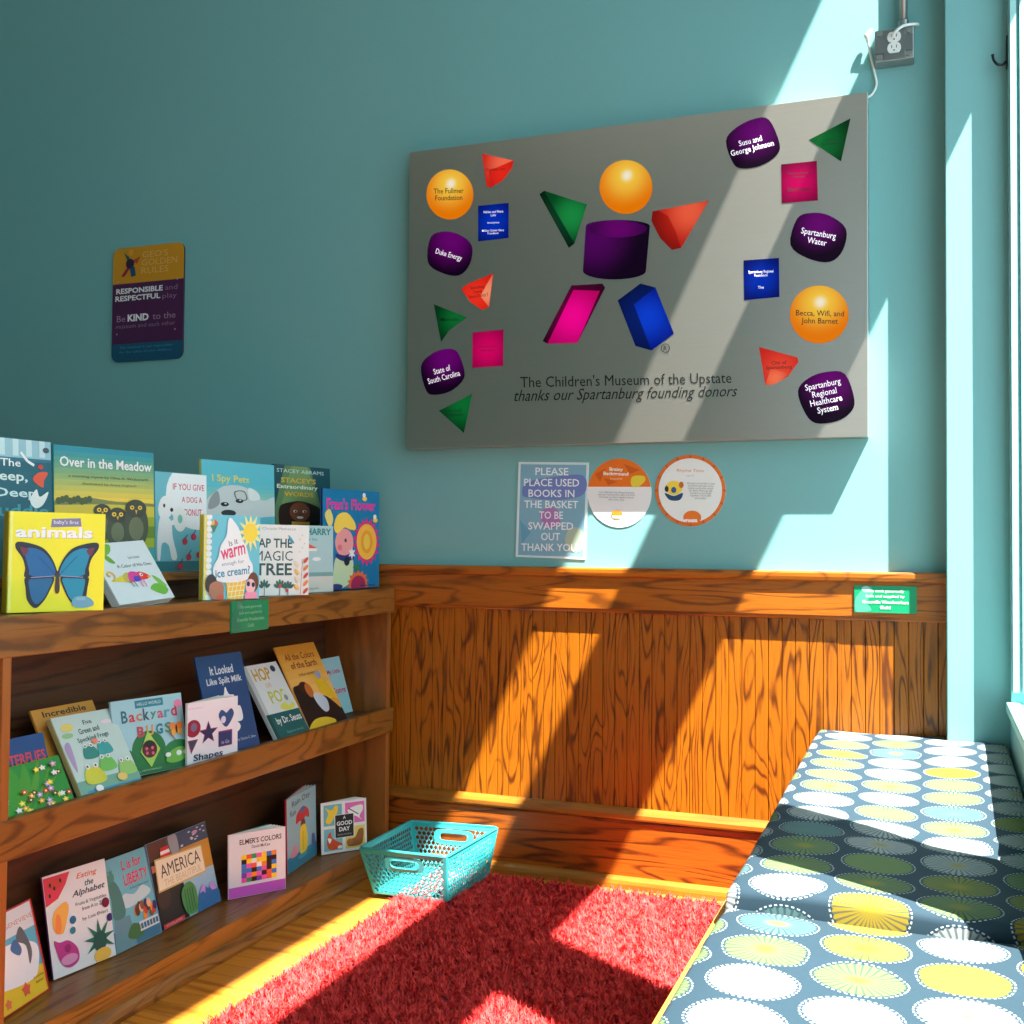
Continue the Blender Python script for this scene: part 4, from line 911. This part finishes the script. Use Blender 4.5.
# ---- donor panel
PT = .055; PY = D-.004-PT
PX0, PX1, PZ0, PZ1 = -1.552, -.166, 1.299, 2.241
pan = thing('donor_panel', 'large brushed metal donor panel with glowing coloured shapes on the teal wall', 'sign', (PX0, D, PZ0))
def off(o):
    return lambda px, py: (lambda q: (q[0]-o.location.x, q[1]-o.location.z))(wallpt(px, py, PY))
mb = MB(); mb.box(rel(pan, (PX0, D-.001, PZ0)), rel(pan, (PX1, PY, PZ1)), M_panel)
mb.build('metal_face', pan, bevel=.001)
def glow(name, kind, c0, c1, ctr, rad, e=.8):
    """back-lit print: printed gradient, brightest at ctr"""
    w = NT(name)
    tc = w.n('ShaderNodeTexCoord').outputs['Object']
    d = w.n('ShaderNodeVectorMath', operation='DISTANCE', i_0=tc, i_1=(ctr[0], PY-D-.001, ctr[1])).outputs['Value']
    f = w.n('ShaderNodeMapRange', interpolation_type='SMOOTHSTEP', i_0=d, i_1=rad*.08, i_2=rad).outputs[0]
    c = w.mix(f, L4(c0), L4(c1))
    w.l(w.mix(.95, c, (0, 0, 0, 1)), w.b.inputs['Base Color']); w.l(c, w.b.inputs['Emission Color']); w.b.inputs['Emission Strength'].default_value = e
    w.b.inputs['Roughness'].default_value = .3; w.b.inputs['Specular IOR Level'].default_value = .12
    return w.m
pf = off(pan)
gl_n = [0]
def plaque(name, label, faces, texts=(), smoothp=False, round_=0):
    """faces: (pixel outline, bright colour, dark colour, bright spot or None, radius px)"""
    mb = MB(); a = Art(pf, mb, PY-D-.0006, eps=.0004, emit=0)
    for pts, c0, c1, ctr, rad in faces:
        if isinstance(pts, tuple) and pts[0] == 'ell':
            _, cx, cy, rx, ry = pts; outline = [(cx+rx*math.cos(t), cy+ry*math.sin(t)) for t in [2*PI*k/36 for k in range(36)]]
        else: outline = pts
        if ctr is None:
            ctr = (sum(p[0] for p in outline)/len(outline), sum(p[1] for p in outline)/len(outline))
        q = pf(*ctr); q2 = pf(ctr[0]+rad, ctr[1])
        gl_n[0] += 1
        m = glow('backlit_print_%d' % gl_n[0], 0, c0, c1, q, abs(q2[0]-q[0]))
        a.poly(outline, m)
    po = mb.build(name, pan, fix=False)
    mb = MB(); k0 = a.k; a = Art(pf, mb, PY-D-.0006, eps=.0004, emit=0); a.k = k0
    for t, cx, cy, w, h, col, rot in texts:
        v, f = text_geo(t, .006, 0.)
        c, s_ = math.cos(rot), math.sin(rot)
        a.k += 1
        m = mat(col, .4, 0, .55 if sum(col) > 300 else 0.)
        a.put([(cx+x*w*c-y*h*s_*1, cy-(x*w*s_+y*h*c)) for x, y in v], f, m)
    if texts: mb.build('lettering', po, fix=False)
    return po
def lb(o, t): o['label'] = t; return o
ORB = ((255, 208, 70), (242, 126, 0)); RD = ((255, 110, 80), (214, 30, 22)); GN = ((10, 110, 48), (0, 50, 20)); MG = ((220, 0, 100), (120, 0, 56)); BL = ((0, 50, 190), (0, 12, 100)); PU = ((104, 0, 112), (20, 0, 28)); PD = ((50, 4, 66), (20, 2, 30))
TB = (40, 30, 20); TW = (236, 232, 240)
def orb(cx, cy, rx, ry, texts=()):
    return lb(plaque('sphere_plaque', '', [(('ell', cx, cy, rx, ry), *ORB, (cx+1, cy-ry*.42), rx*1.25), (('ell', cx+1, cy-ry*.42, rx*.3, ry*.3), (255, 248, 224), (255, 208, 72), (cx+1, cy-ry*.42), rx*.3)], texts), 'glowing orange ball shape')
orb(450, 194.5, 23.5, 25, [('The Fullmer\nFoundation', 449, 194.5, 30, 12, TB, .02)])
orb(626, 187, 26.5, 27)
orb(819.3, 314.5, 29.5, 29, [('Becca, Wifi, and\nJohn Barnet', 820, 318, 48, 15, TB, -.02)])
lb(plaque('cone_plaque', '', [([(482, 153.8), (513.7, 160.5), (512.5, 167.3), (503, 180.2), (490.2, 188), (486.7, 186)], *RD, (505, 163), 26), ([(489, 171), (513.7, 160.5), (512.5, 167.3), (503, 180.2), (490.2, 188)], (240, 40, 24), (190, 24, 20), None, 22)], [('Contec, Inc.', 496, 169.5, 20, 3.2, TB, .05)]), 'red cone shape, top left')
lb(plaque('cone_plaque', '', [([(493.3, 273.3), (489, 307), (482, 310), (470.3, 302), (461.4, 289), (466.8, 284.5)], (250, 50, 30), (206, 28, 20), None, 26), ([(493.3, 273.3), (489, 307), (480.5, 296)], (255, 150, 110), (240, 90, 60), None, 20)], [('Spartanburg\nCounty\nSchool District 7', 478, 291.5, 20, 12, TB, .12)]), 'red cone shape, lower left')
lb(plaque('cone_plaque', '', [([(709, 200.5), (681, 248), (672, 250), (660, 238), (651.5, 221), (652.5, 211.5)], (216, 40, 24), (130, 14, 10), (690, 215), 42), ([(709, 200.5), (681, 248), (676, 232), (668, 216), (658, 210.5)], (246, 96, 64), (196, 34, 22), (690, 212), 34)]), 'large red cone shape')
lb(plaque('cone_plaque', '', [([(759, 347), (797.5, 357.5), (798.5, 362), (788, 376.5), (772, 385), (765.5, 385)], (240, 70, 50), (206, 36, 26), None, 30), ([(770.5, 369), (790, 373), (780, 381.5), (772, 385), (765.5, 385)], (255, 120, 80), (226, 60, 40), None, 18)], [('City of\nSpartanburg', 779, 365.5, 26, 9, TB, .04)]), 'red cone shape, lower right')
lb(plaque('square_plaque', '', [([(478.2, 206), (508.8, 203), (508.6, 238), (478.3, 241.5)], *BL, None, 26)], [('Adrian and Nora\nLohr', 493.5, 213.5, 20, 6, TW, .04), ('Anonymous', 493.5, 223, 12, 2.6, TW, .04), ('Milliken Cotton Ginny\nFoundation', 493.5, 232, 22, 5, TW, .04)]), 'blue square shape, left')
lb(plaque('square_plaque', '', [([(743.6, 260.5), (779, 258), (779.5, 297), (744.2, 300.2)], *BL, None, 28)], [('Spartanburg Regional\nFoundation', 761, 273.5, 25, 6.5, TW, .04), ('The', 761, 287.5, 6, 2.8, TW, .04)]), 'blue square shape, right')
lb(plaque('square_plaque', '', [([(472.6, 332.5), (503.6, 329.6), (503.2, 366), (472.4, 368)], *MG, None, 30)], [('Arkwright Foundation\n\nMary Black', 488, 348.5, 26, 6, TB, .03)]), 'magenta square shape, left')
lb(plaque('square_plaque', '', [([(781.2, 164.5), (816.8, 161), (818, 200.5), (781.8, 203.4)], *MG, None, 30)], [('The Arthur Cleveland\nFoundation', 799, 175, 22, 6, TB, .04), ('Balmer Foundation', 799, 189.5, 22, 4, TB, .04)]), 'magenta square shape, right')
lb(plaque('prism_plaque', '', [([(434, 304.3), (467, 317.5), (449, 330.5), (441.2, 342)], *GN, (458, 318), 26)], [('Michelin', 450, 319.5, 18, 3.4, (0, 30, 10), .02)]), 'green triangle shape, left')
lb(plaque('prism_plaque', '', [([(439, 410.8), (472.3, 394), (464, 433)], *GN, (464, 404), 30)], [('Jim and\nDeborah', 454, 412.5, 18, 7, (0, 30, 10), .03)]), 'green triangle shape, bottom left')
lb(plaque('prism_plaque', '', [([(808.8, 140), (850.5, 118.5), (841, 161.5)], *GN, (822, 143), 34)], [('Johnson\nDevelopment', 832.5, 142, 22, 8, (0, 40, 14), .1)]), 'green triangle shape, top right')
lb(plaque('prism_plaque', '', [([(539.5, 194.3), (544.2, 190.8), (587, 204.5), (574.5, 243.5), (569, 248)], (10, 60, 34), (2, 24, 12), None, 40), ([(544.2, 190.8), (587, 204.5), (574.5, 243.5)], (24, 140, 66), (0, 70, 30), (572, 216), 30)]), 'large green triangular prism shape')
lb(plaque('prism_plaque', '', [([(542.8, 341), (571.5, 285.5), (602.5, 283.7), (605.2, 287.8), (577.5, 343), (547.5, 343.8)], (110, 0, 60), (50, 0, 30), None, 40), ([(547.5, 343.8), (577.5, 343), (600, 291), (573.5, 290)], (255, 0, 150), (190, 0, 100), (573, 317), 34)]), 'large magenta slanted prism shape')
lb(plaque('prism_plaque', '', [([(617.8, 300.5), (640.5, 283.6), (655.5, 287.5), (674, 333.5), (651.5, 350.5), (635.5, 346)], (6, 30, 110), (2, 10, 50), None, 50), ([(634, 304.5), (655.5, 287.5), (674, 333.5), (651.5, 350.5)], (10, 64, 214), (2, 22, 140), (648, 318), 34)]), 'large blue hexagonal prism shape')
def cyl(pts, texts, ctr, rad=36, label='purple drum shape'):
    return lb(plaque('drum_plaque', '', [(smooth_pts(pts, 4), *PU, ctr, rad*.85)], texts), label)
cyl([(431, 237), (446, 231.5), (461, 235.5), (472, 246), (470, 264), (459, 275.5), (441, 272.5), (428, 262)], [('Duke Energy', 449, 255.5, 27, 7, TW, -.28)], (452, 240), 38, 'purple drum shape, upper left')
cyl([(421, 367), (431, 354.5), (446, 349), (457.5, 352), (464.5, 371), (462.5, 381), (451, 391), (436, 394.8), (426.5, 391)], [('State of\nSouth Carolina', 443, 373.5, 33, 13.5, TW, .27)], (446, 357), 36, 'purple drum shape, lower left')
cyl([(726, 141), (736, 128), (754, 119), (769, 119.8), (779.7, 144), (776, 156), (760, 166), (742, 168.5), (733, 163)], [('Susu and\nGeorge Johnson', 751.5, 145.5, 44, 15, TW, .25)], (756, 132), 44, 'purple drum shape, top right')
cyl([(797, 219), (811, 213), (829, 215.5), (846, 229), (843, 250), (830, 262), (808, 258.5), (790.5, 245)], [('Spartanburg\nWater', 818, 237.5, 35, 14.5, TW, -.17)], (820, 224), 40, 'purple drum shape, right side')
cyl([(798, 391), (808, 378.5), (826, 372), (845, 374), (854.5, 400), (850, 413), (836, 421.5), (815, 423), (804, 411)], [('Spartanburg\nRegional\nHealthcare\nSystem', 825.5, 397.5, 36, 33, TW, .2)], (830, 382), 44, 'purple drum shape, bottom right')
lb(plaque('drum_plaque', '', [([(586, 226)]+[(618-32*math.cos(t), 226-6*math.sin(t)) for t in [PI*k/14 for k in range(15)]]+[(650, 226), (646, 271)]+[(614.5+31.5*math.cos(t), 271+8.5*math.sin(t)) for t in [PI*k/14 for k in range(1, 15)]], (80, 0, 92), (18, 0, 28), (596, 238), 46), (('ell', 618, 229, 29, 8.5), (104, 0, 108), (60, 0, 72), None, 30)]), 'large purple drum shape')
def ptext(a, t, cx, cy, w, h, col, rot=0, bold=0., shear=0.):
    v, f = text_geo(t, bold, shear); c, s_ = math.cos(rot), math.sin(rot)
    a.put([(cx+x*w*c-y*h*s_, cy-(x*w*s_+y*h*c)) for x, y in v], f, col)
INK = (22, 22, 22)
face = bpy.data.objects['metal_face']
def dedication(fn, label):
    mb = MB(); a = Art(pf, mb, PY-D-.0006, eps=.0004); fn(a); lb(mb.build('lettering', face, fix=False), label)
dedication(lambda a: ptext(a, "The Children's Museum of the Upstate", 626, 381.5, 211, 14.5, INK, .022, 0.), 'upright black lettering line')
dedication(lambda a: ptext(a, 'thanks our Spartanburg founding donors', 626, 395, 223, 15, INK, .022, .0, .35), 'slanted black lettering line')
ring = [(665.5+4.2*math.cos(t), 348.2+4.2*math.sin(t)) for t in [2*PI*k/24 for k in range(25)]]
dedication(lambda a: (ptext(a, 'R', 665.5, 348.2, 3.4, 4.4, INK), a.line(ring, .7, INK)), 'registered mark')

# ---- rounded rules sign at the left
SYF = D-.008
sg = thing('rules_sign', 'rounded yellow, purple and teal rules sign alone on the left of the wall', 'sign', (wallpt(148, 300, SYF)[0], D, wallpt(148, 360, SYF)[1]))
x0, z1 = wallpt(112, 249.5, SYF); x1, z0 = wallpt(183, 358, SYF)
x1 = wallpt(183.3, 300, SYF)[0]; x0 = wallpt(112.6, 300, SYF)[0]
so = sg.location
def sband(za, zb, col, full, r):
    return [(p[0], min(max(p[1], za), zb)) for p in full]
full = rounded(x0-so.x, z0-so.z, x1-so.x, z1-so.z, .028)
mb = MB(); n = len(full)
mb.prism(full, 'y', -.0005, SYF-D, mat((60, 40, 60), .5))
zA = z1-so.z-(z1-z0)*.315; zB = z1-so.z-(z1-z0)*.845
a = Art(ident, mb, SYF-D, eps=.0003, rough=.45)
H = z1-z0; W = x1-x0; X0, Z0 = x0-so.x, z0-so.z
def clipband(lo, hi, col):
    pts = [p for p in full]
    out = []
    for i in range(len(pts)):
        p, q = pts[i], pts[(i+1) % len(pts)]
        if lo <= p[1] <= hi: out.append(p)
        for lim in (lo, hi):
            if (p[1]-lim)*(q[1]-lim) < 0:
                t = (lim-p[1])/(q[1]-p[1]); out.append((p[0]+(q[0]-p[0])*t, lim))
    cx = sum(p[0] for p in out)/len(out); cz = sum(p[1] for p in out)/len(out)
    out.sort(key=lambda p: math.atan2(p[1]-cz, p[0]-cx)); a.poly(out, col); a.k -= 1
clipband(zA, 9, (206, 140, 14)); clipband(zB, zA, (74, 16, 70)); clipband(-9, zB, (10, 74, 104)); a.k += 1
def st(t, u, v, w, h, col, bold=0.): a.text(t, X0+u*W, Z0+v*H, w*W, h*H, col, bold)
st("GEO'S", .60, .925, .36, .055, (226, 170, 90), 0); st('GOLDEN', .66, .855, .50, .055, (226, 170, 90)); st('RULES', .60, .785, .38, .055, (226, 170, 90))
ex, ez = X0+.25*W, Z0+.855*H
a.poly([(ex-.012, ez+.012), (ex-.030, ez+.044), (ex-.002, ez+.022)], (20, 90, 60)); a.poly([(ex+.006, ez+.010), (ex+.045, ez+.024), (ex+.030, ez-.002)], (180, 60, 30))
a.poly([(ex-.010, ez-.010), (ex-.040, ez-.044), (ex-.024, ez-.044), (ex, ez-.014)], (150, 20, 60)); a.poly([(ex-.002, ez-.012), (ex+.020, ez-.012), (ex+.026, ez-.044), (ex+.006, ez-.048)], (20, 70, 110))
a.ell(ex, ez, .018, .018, (50, 20, 60)); a.ell(ex+.004, ez+.040, .011, .012, (230, 150, 30))
st('RESPONSIBLE', .39, .618, .66, .048, (236, 232, 236), .03); st('and', .84, .618, .17, .045, (150, 110, 150)); st('RESPECTFUL', .37, .553, .64, .048, (236, 232, 236), .03); st('play', .82, .540, .20, .055, (150, 110, 150))
st('Be', .14, .375, .12, .055, (170, 130, 165)); st('KIND', .385, .377, .30, .062, (240, 236, 240), .04); st('to the', .75, .377, .32, .055, (170, 130, 165))
st('museum and each other', .49, .308, .84, .036, (150, 110, 150)); st('The museum is not responsible', .5, .118, .74, .026, (70, 140, 170)); st('for the safety of your children.', .5, .078, .74, .026, (70, 140, 170))
for u, v in ((.09, .70), (.93, .68), (.09, .24), (.91, .25)): a.ell(X0+u*W, Z0+v*H, .003, .003, (190, 150, 180), 10)
mb.build('sign_face', sg, fix=False)

# ---- notice in a clear sleeve
NY = D-.003
nt = thing('paper_notice', 'pale blue printed notice with white capitals, under the metal panel', 'notice', (wallpt(550, 560, NY)[0], D, wallpt(550, 560, NY)[1]))
def q4(px, py, Y, o):
    x, z = wallpt(px, py, Y); return (x-o.location.x, z-o.location.z)
mb = MB(); cor = [q4(515.5, 557, NY, nt), (q4(585.5, 559.5, NY, nt)), q4(588.8, 462.5, NY, nt), q4(518.6, 461.8, NY, nt)]
mb.prism(cor, 'y', -.0004, NY-D, mat((206, 226, 230), .3))
nf = lambda px, py: q4(px, py, NY, nt)
a = Art(nf, mb, NY-D, eps=.00012, rough=.25)
a.poly([(518, 555), (583.3, 557.2), (586.4, 464.9), (520.8, 464.2)], (126, 174, 196))
a.blob([(522, 494), (528, 482), (560, 476), (584, 476), (584, 494), (560, 500), (530, 498)], (110, 130, 190)); a.blob([(540, 512), (556, 508), (560, 524), (546, 528)], (170, 120, 180)); a.ell(575, 540, 10, 13, (170, 190, 170)); a.poly([(520, 520), (531, 532), (522, 544)], (100, 160, 190))
for t, cy, w in (('PLEASE', 471.5, 33), ('PLACE USED', 482.6, 55), ('BOOKS IN', 493.4, 46), ('THE BASKET', 504.4, 54), ('TO BE', 515.2, 24), ('SWAPPED', 526, 45), ('OUT', 536.6, 19), ('THANK YOU!', 547.4, 58)):
    ptext(a, t, 552-(cy-471)*.02, cy, w, 7.6, (232, 240, 244), -.01, .01)
mb.build('printed_sheet', nt, fix=False)

# ---- two round stickers
def sticker(name, label, cx, cy, rx, ry, paint):
    o = thing(name, label, 'sticker', (wallpt(cx, cy, D-.002)[0], D, wallpt(cx, cy, D-.002)[1]))
    mb = MB(); f = lambda px, py: q4(px, py, D-.002, o)
    circ = [f(cx+rx*math.cos(t), cy+ry*math.sin(t)) for t in [2*PI*k/48 for k in range(48)]]
    mb.prism(circ, 'y', -.0004, -.002, mat((230, 234, 234), .4))
    a = Art(f, mb, -.002, eps=.00015); paint(a); mb.build('printed_disc', o, fix=False)
def paint1(a):
    cx, cy, rx, ry = 619.5, 493, 32, 34.5
    top = [(cx+rx*math.cos(t), cy-ry*math.sin(t)) for t in [(.18)+(PI-.36)*k/24 for k in range(25)]]
    a.poly(top, (232, 116, 24))
    for p in ([(595, 474), (606, 468), (600, 482)], [(624, 464), (640, 470), (630, 474)], [(604, 478), (618, 482), (608, 485)], [(636, 480), (646, 478), (640, 485)]): a.poly(p, (206, 92, 20))
    ptext(a, 'Brainy\nBackground', 616, 472, 25, 9, (246, 240, 230), -.03, .03); ptext(a, 'Powered by', 616.5, 479, 12, 2.2, (246, 220, 200)); a.blob([(631, 480), (634, 476), (644, 476), (645, 481), (638, 487), (632, 486)], (226, 206, 60))
    ptext(a, 'Your child learns by talking and playing\nwith you. Point out the colors you see in\nthe books you share together and ask\nwhat comes next.', 616.5, 496, 37, 9, (120, 130, 130), -.02)
    a.ell(617, 514.5, 5.5, 4.5, (236, 130, 40)); ptext(a, 'vroom', 617, 517, 10, 2.6, (250, 250, 250), 0, .04)
def paint2(a):
    cx, cy = 690.5, 490.5
    a.ell(cx, cy, 35.2, 35.8, (228, 116, 36), 48)
    for k in range(16):
        t = 2*PI*k/16; a.ell(cx+33.6*math.cos(t), cy+33.8*math.sin(t), 2.2, 1.0, (206, 90, 24), 8, rot=t)
    a.ell(cx, cy, 31.8, 32.2, (230, 234, 232), 48)
    ptext(a, 'Rhyme Time', 690.5, 471, 27, 3.6, (226, 130, 60), -.02); ptext(a, 'Ages 2-5', 690.5, 475.8, 8, 1.6, (150, 150, 150))
    a.ell(674, 488, 8.5, 7, (240, 210, 70)); a.blob([(665, 493), (674, 496), (683, 493), (680, 500), (670, 500)], (30, 70, 110)); a.ell(681.5, 485, 2.4, 3.2, (200, 110, 40)); a.ell(674, 490, 2.6, 3, (40, 90, 150)); a.ell(667, 489, 2, 3, (60, 44, 40))
    ptext(a, 'Choose a word that is easy\nto rhyme and take turns\nsaying words that sound\nthe same. Make up silly\nwords too and laugh\ntogether. Try it with\nevery page.', 701, 491, 28, 17, (130, 136, 136), -.02)
    a.ell(692.5, 517.5, 9, 6.8, (232, 120, 36)); ptext(a, 'vroom', 690.5, 520.8, 14, 3.2, (250, 250, 250), 0, .05)
sticker('wall_sticker', 'round sticker, orange upper part and white below, beside the notice', 619.5, 493, 32, 34.5, paint1)
sticker('wall_sticker', 'round white sticker with an orange ring, nearer the window', 690.5, 490.5, 35.2, 35.8, paint2)

# ---- two green plates
def plate(label, corners, Y, rot=None, loc=None, onX=False):
    M_g = mat((10, 138, 92), .25); M_p = mat((120, 170, 150), .3); T = (226, 240, 226)
    w, h = corners
    Mx = Matrix.Translation(loc) @ (Matrix.Rotation(PI/2, 4, 'Z') if onX else Matrix.Identity(4))
    o = thing('green_plate', label, 'plaque', M=Mx)
    mb = MB(); mb.box((0, -.004, 0), (w, 0, h), M_g)
    a = Art(lambda u, v: (u*w, v*h), mb, -.004, eps=.0002, rough=.3)
    a.blob([(.02, .05), (.02, .5), (.12, .8), (.26, .96), (.3, .7), (.2, .4), (.28, .1), (.14, .02)], (70, 160, 130) if not onX else (30, 120, 90)); a.ell(.19, .86, .07, .12, (130, 190, 170) if not onX else (60, 130, 110))
    for t, v, ww in (('This nook generously', .79, .60), ('built and supplied by', .60, .62), ('Greenville Woodworkers', .40, .74), ('Guild', .20, .17)): a.text(t, .50, v, ww, .12, T if not onX else (120, 190, 150), .02)
    mb.build('plate_face', o, fix=False)
gx0, gz0 = wallpt(854.5, 613, D-.024); gx1, gz1 = wallpt(916.8, 586, D-.024)
plate('bright green plate with white lettering on the wall rail above the bench', (gx1-gx0, .073), 0, loc=(gx0, D-.0292, gz0+.003))
plate('dark green plate on the front edge of the bookshelf top', (.160, .077), 0, loc=(SX+.0005, 2.268, .778), onX=True)

# ================================================================== OUTLET BOX, CONDUIT, CABLE, HOOK
M_gal = mat((150, 156, 154), .38, .75); M_dk = mat((20, 20, 20), .5)
OY = D-.052
bx0, bz0 = wallpt(874.5, 62.5, OY); bx1, bz1 = wallpt(914, 24.5, OY)
ob = thing('outlet_box', 'grey metal electrical box with a double outlet, high on the wall by the corner', 'electrical box', ((bx0+bx1)/2, D, bz0))
mb = MB(); mb.box(rel(ob, (bx0, D-.0005, bz0)), rel(ob, (bx1, OY+.004, bz1)), M_gal); mb.build('box_body', ob, bevel=.003)
mb = MB(); cut = .022
bw, bh = (bx1-bx0)/2, bz1-bz0
outl = [(-bw+cut, 0.004), (bw-cut, 0.004), (bw-cut, cut), (bw-.002, cut), (bw-.002, bh-cut), (bw-cut, bh-cut), (bw-cut, bh-.004), (-bw+cut, bh-.004), (-bw+cut, bh-cut), (-bw+.002, bh-cut), (-bw+.002, cut), (-bw+cut, cut)]
mb.prism(outl, 'y', OY+.0045-D, OY-D, mat((120, 126, 126), .35, .7))
cvp = mb.build('cover_plate', ob, bevel=.0015)
for sx, sz in ((-1, .013), (1, .013), (-1, bh-.013), (1, bh-.013)):
    mb = MB(); mb.disc((sx*(bw-.013), OY+.004-D, sz), .006, (0, -1, 0), .004, M_gal, 12); mb.build('screw', cvp)
sc_z = [bh*.70, bh*.36]
rec = MB()
for z in sc_z:
    pts = [(.0175*math.cos(t), z+min(.0135, max(-.0135, .0175*math.sin(t)))) for t in [2*PI*k/24 for k in range(24)]]
    rec.prism(pts, 'y', OY-D, OY-D-.004, M_white)
    for dx in (-.006, .006): rec.box((dx-.001, OY-D-.0044, z-.001), (dx+.001, OY-D-.0040, z+.007), M_dk)
    rec.disc((0, OY-D-.0040, z-.007), .0022, (0, -1, 0), .0005, M_dk, 10)
rec.box((-.008, OY-D-.003, bh*.48), (.008, OY-D, bh*.58), M_white)
rec.build('outlet_receptacle', cvp)
# conduit
cx = wallpt(903.5, 20, D-.03)[0]
co = thing('conduit', 'thin metal conduit pipe rising from the electrical box', 'pipe', (cx, D-.028, bz1))
mb = MB(); mb.tube([(0, 0, .0), (0, 0, 4.395-bz1)], .0105, M_gal, 16); mb.build('pipe', co, smooth=True)
mb = MB(); mb.tube([(0, 0, .001), (0, 0, .006), (0, 0, .0065), (0, 0, .024)], [.018, .018, .0135, .0135], M_gal, 14); mb.build('connector', co)
mb = MB(); mb.box((-.016, -.0, .30), (.016, .0275, .315), M_gal); mb.build('strap', co)
# white cable: from the socket round the box's left side to the top of the panel
cpts = [wallpt(914, 24, D-.07), wallpt(905, 25.5, D-.075), wallpt(897, 31, D-.075), wallpt(892, 38, D-.066)]
M_cab = mat((226, 232, 230), .45)
def P3(px, py, y): x, z = wallpt(px, py, y); return Vector((x, y, z))
def spline(pts, k=6):
    out = []; n = len(pts)
    for i in range(n-1):
        p0, p1, p2, p3 = pts[max(i-1, 0)], pts[i], pts[i+1], pts[min(i+2, n-1)]
        for j in range(k):
            t = j/k; out.append(.5*((2*p1)+(-p0+p2)*t+(2*p0-5*p1+4*p2-p3)*t*t+(-p0+3*p1-3*p2+p3)*t**3))
    out.append(pts[-1]); return out
mb = MB()
mb.tube(spline([P3(892.5, 36, D-.060), P3(896, 31, D-.075), P3(904, 25.5, D-.070), P3(914, 24, D-.055), P3(918, 24.5, D-.030), P3(917, 26, D-.008)]), .0038, M_cab, 8)
o = mb.build('power_cable', smooth=True); tag(o, 'short white plug lead curving over the right edge of the electrical box', 'cable')
mb = MB()
mb.tube(spline([P3(871, 30, D-.02), P3(868, 38, D-.02), P3(870, 52, D-.012), P3(874, 70, D-.008), P3(876.5, 84, D-.008), P3(873, 93, D-.01), P3(868.5, 97, D-.02), P3(864.5, 98.5, D-.030)]), .0034, M_cab, 8)
mb.tube([P3(868, 42, D-.016), P3(866.5, 36, D-.018), P3(872, 29, D-.02)], [.0045, .008, .004], M_cab, 8)
o = mb.build('power_cable', smooth=True); tag(o, 'longer white cable hanging from the electrical box down to the metal panel', 'cable')
# coat hook on the end of the window wall
hk = thing('coat_hook', 'small dark coat hook at the upper right by the window', 'hook', (XW, 3.068, 2.24))
M_hk = mat((38, 36, 34), .3, .8)
mb = MB(); mb.box((-.004, -.012, -.005), (-.0003, .012, .075), M_hk); mb.build('hook_plate', hk, bevel=.001)
mb = MB(); mb.tube(spline([Vector((-.003, 0, .012)), Vector((-.012, -.002, .004)), Vector((-.024, -.004, .006)), Vector((-.033, -.005, .018)), Vector((-.036, -.006, .032))]), [.0035]*20+[.0035]*4+[.005], M_hk, 8); mb.build('hook_arm', hk, smooth=True)

# ================================================================== LIGHT
sun = bpy.data.lights.new('sun', 'SUN'); sun.energy = 37; sun.angle = .009; sun.color = (1, .95, .88)
so_ = bpy.data.objects.new('sun', sun); C.objects.link(so_)
Ldir = Vector((-1, .60, -2.14)).normalized()
so_.rotation_euler = Ldir.to_track_quat('-Z', 'Y').to_euler(); so_.location = (4, -2, 8)
def area(name, loc, rot, sx, sy, e, col):
    l = bpy.data.lights.new(name, 'AREA'); l.shape = 'RECTANGLE'; l.size = sx; l.size_y = sy; l.energy = e; l.color = col
    o = bpy.data.objects.new(name, l); C.objects.link(o); o.location = loc; o.rotation_euler = rot; return o
# daylight entering through the windows
area('sky_window', (.47, 1.2, 1.75), (0, PI/2, 0), 2.2, 3.4, 52, (.80, .93, 1.))
area('sky_transom', (.47, 1.2, 3.6), (0, PI/2, 0), .9, 3.4, 14, (.80, .93, 1.))
# added fill light below the ceiling, no known fixture there
area('ceiling_fill', (-1.6, -.8, 4.3), (0, 0, 0), 2.5, 1.6, 6, (1, .97, .92))
w = bpy.data.worlds.new('sky'); SC.world = w; w.use_nodes = True
w.node_tree.nodes['Background'].inputs[0].default_value = (.72, .88, 1, 1)
w.node_tree.nodes['Background'].inputs[1].default_value = .8

# ================================================================== CAMERA
cam = bpy.data.cameras.new('camera'); co_ = bpy.data.objects.new('camera', cam); C.objects.link(co_)
cam.sensor_width = 36; cam.lens = FPX/1024*36; cam.clip_start = .02
co_.matrix_world = Matrix(((RX.x, UX.x, -FX.x, CAM.x), (RX.y, UX.y, -FX.y, CAM.y), (RX.z, UX.z, -FX.z, CAM.z), (0, 0, 0, 1)))
SC.camera = co_
SC.view_settings.view_transform = 'Standard'; SC.view_settings.look = 'None'; SC.view_settings.exposure = 0.; SC.view_settings.gamma = 1.; SC.view_settings.use_curve_mapping = False
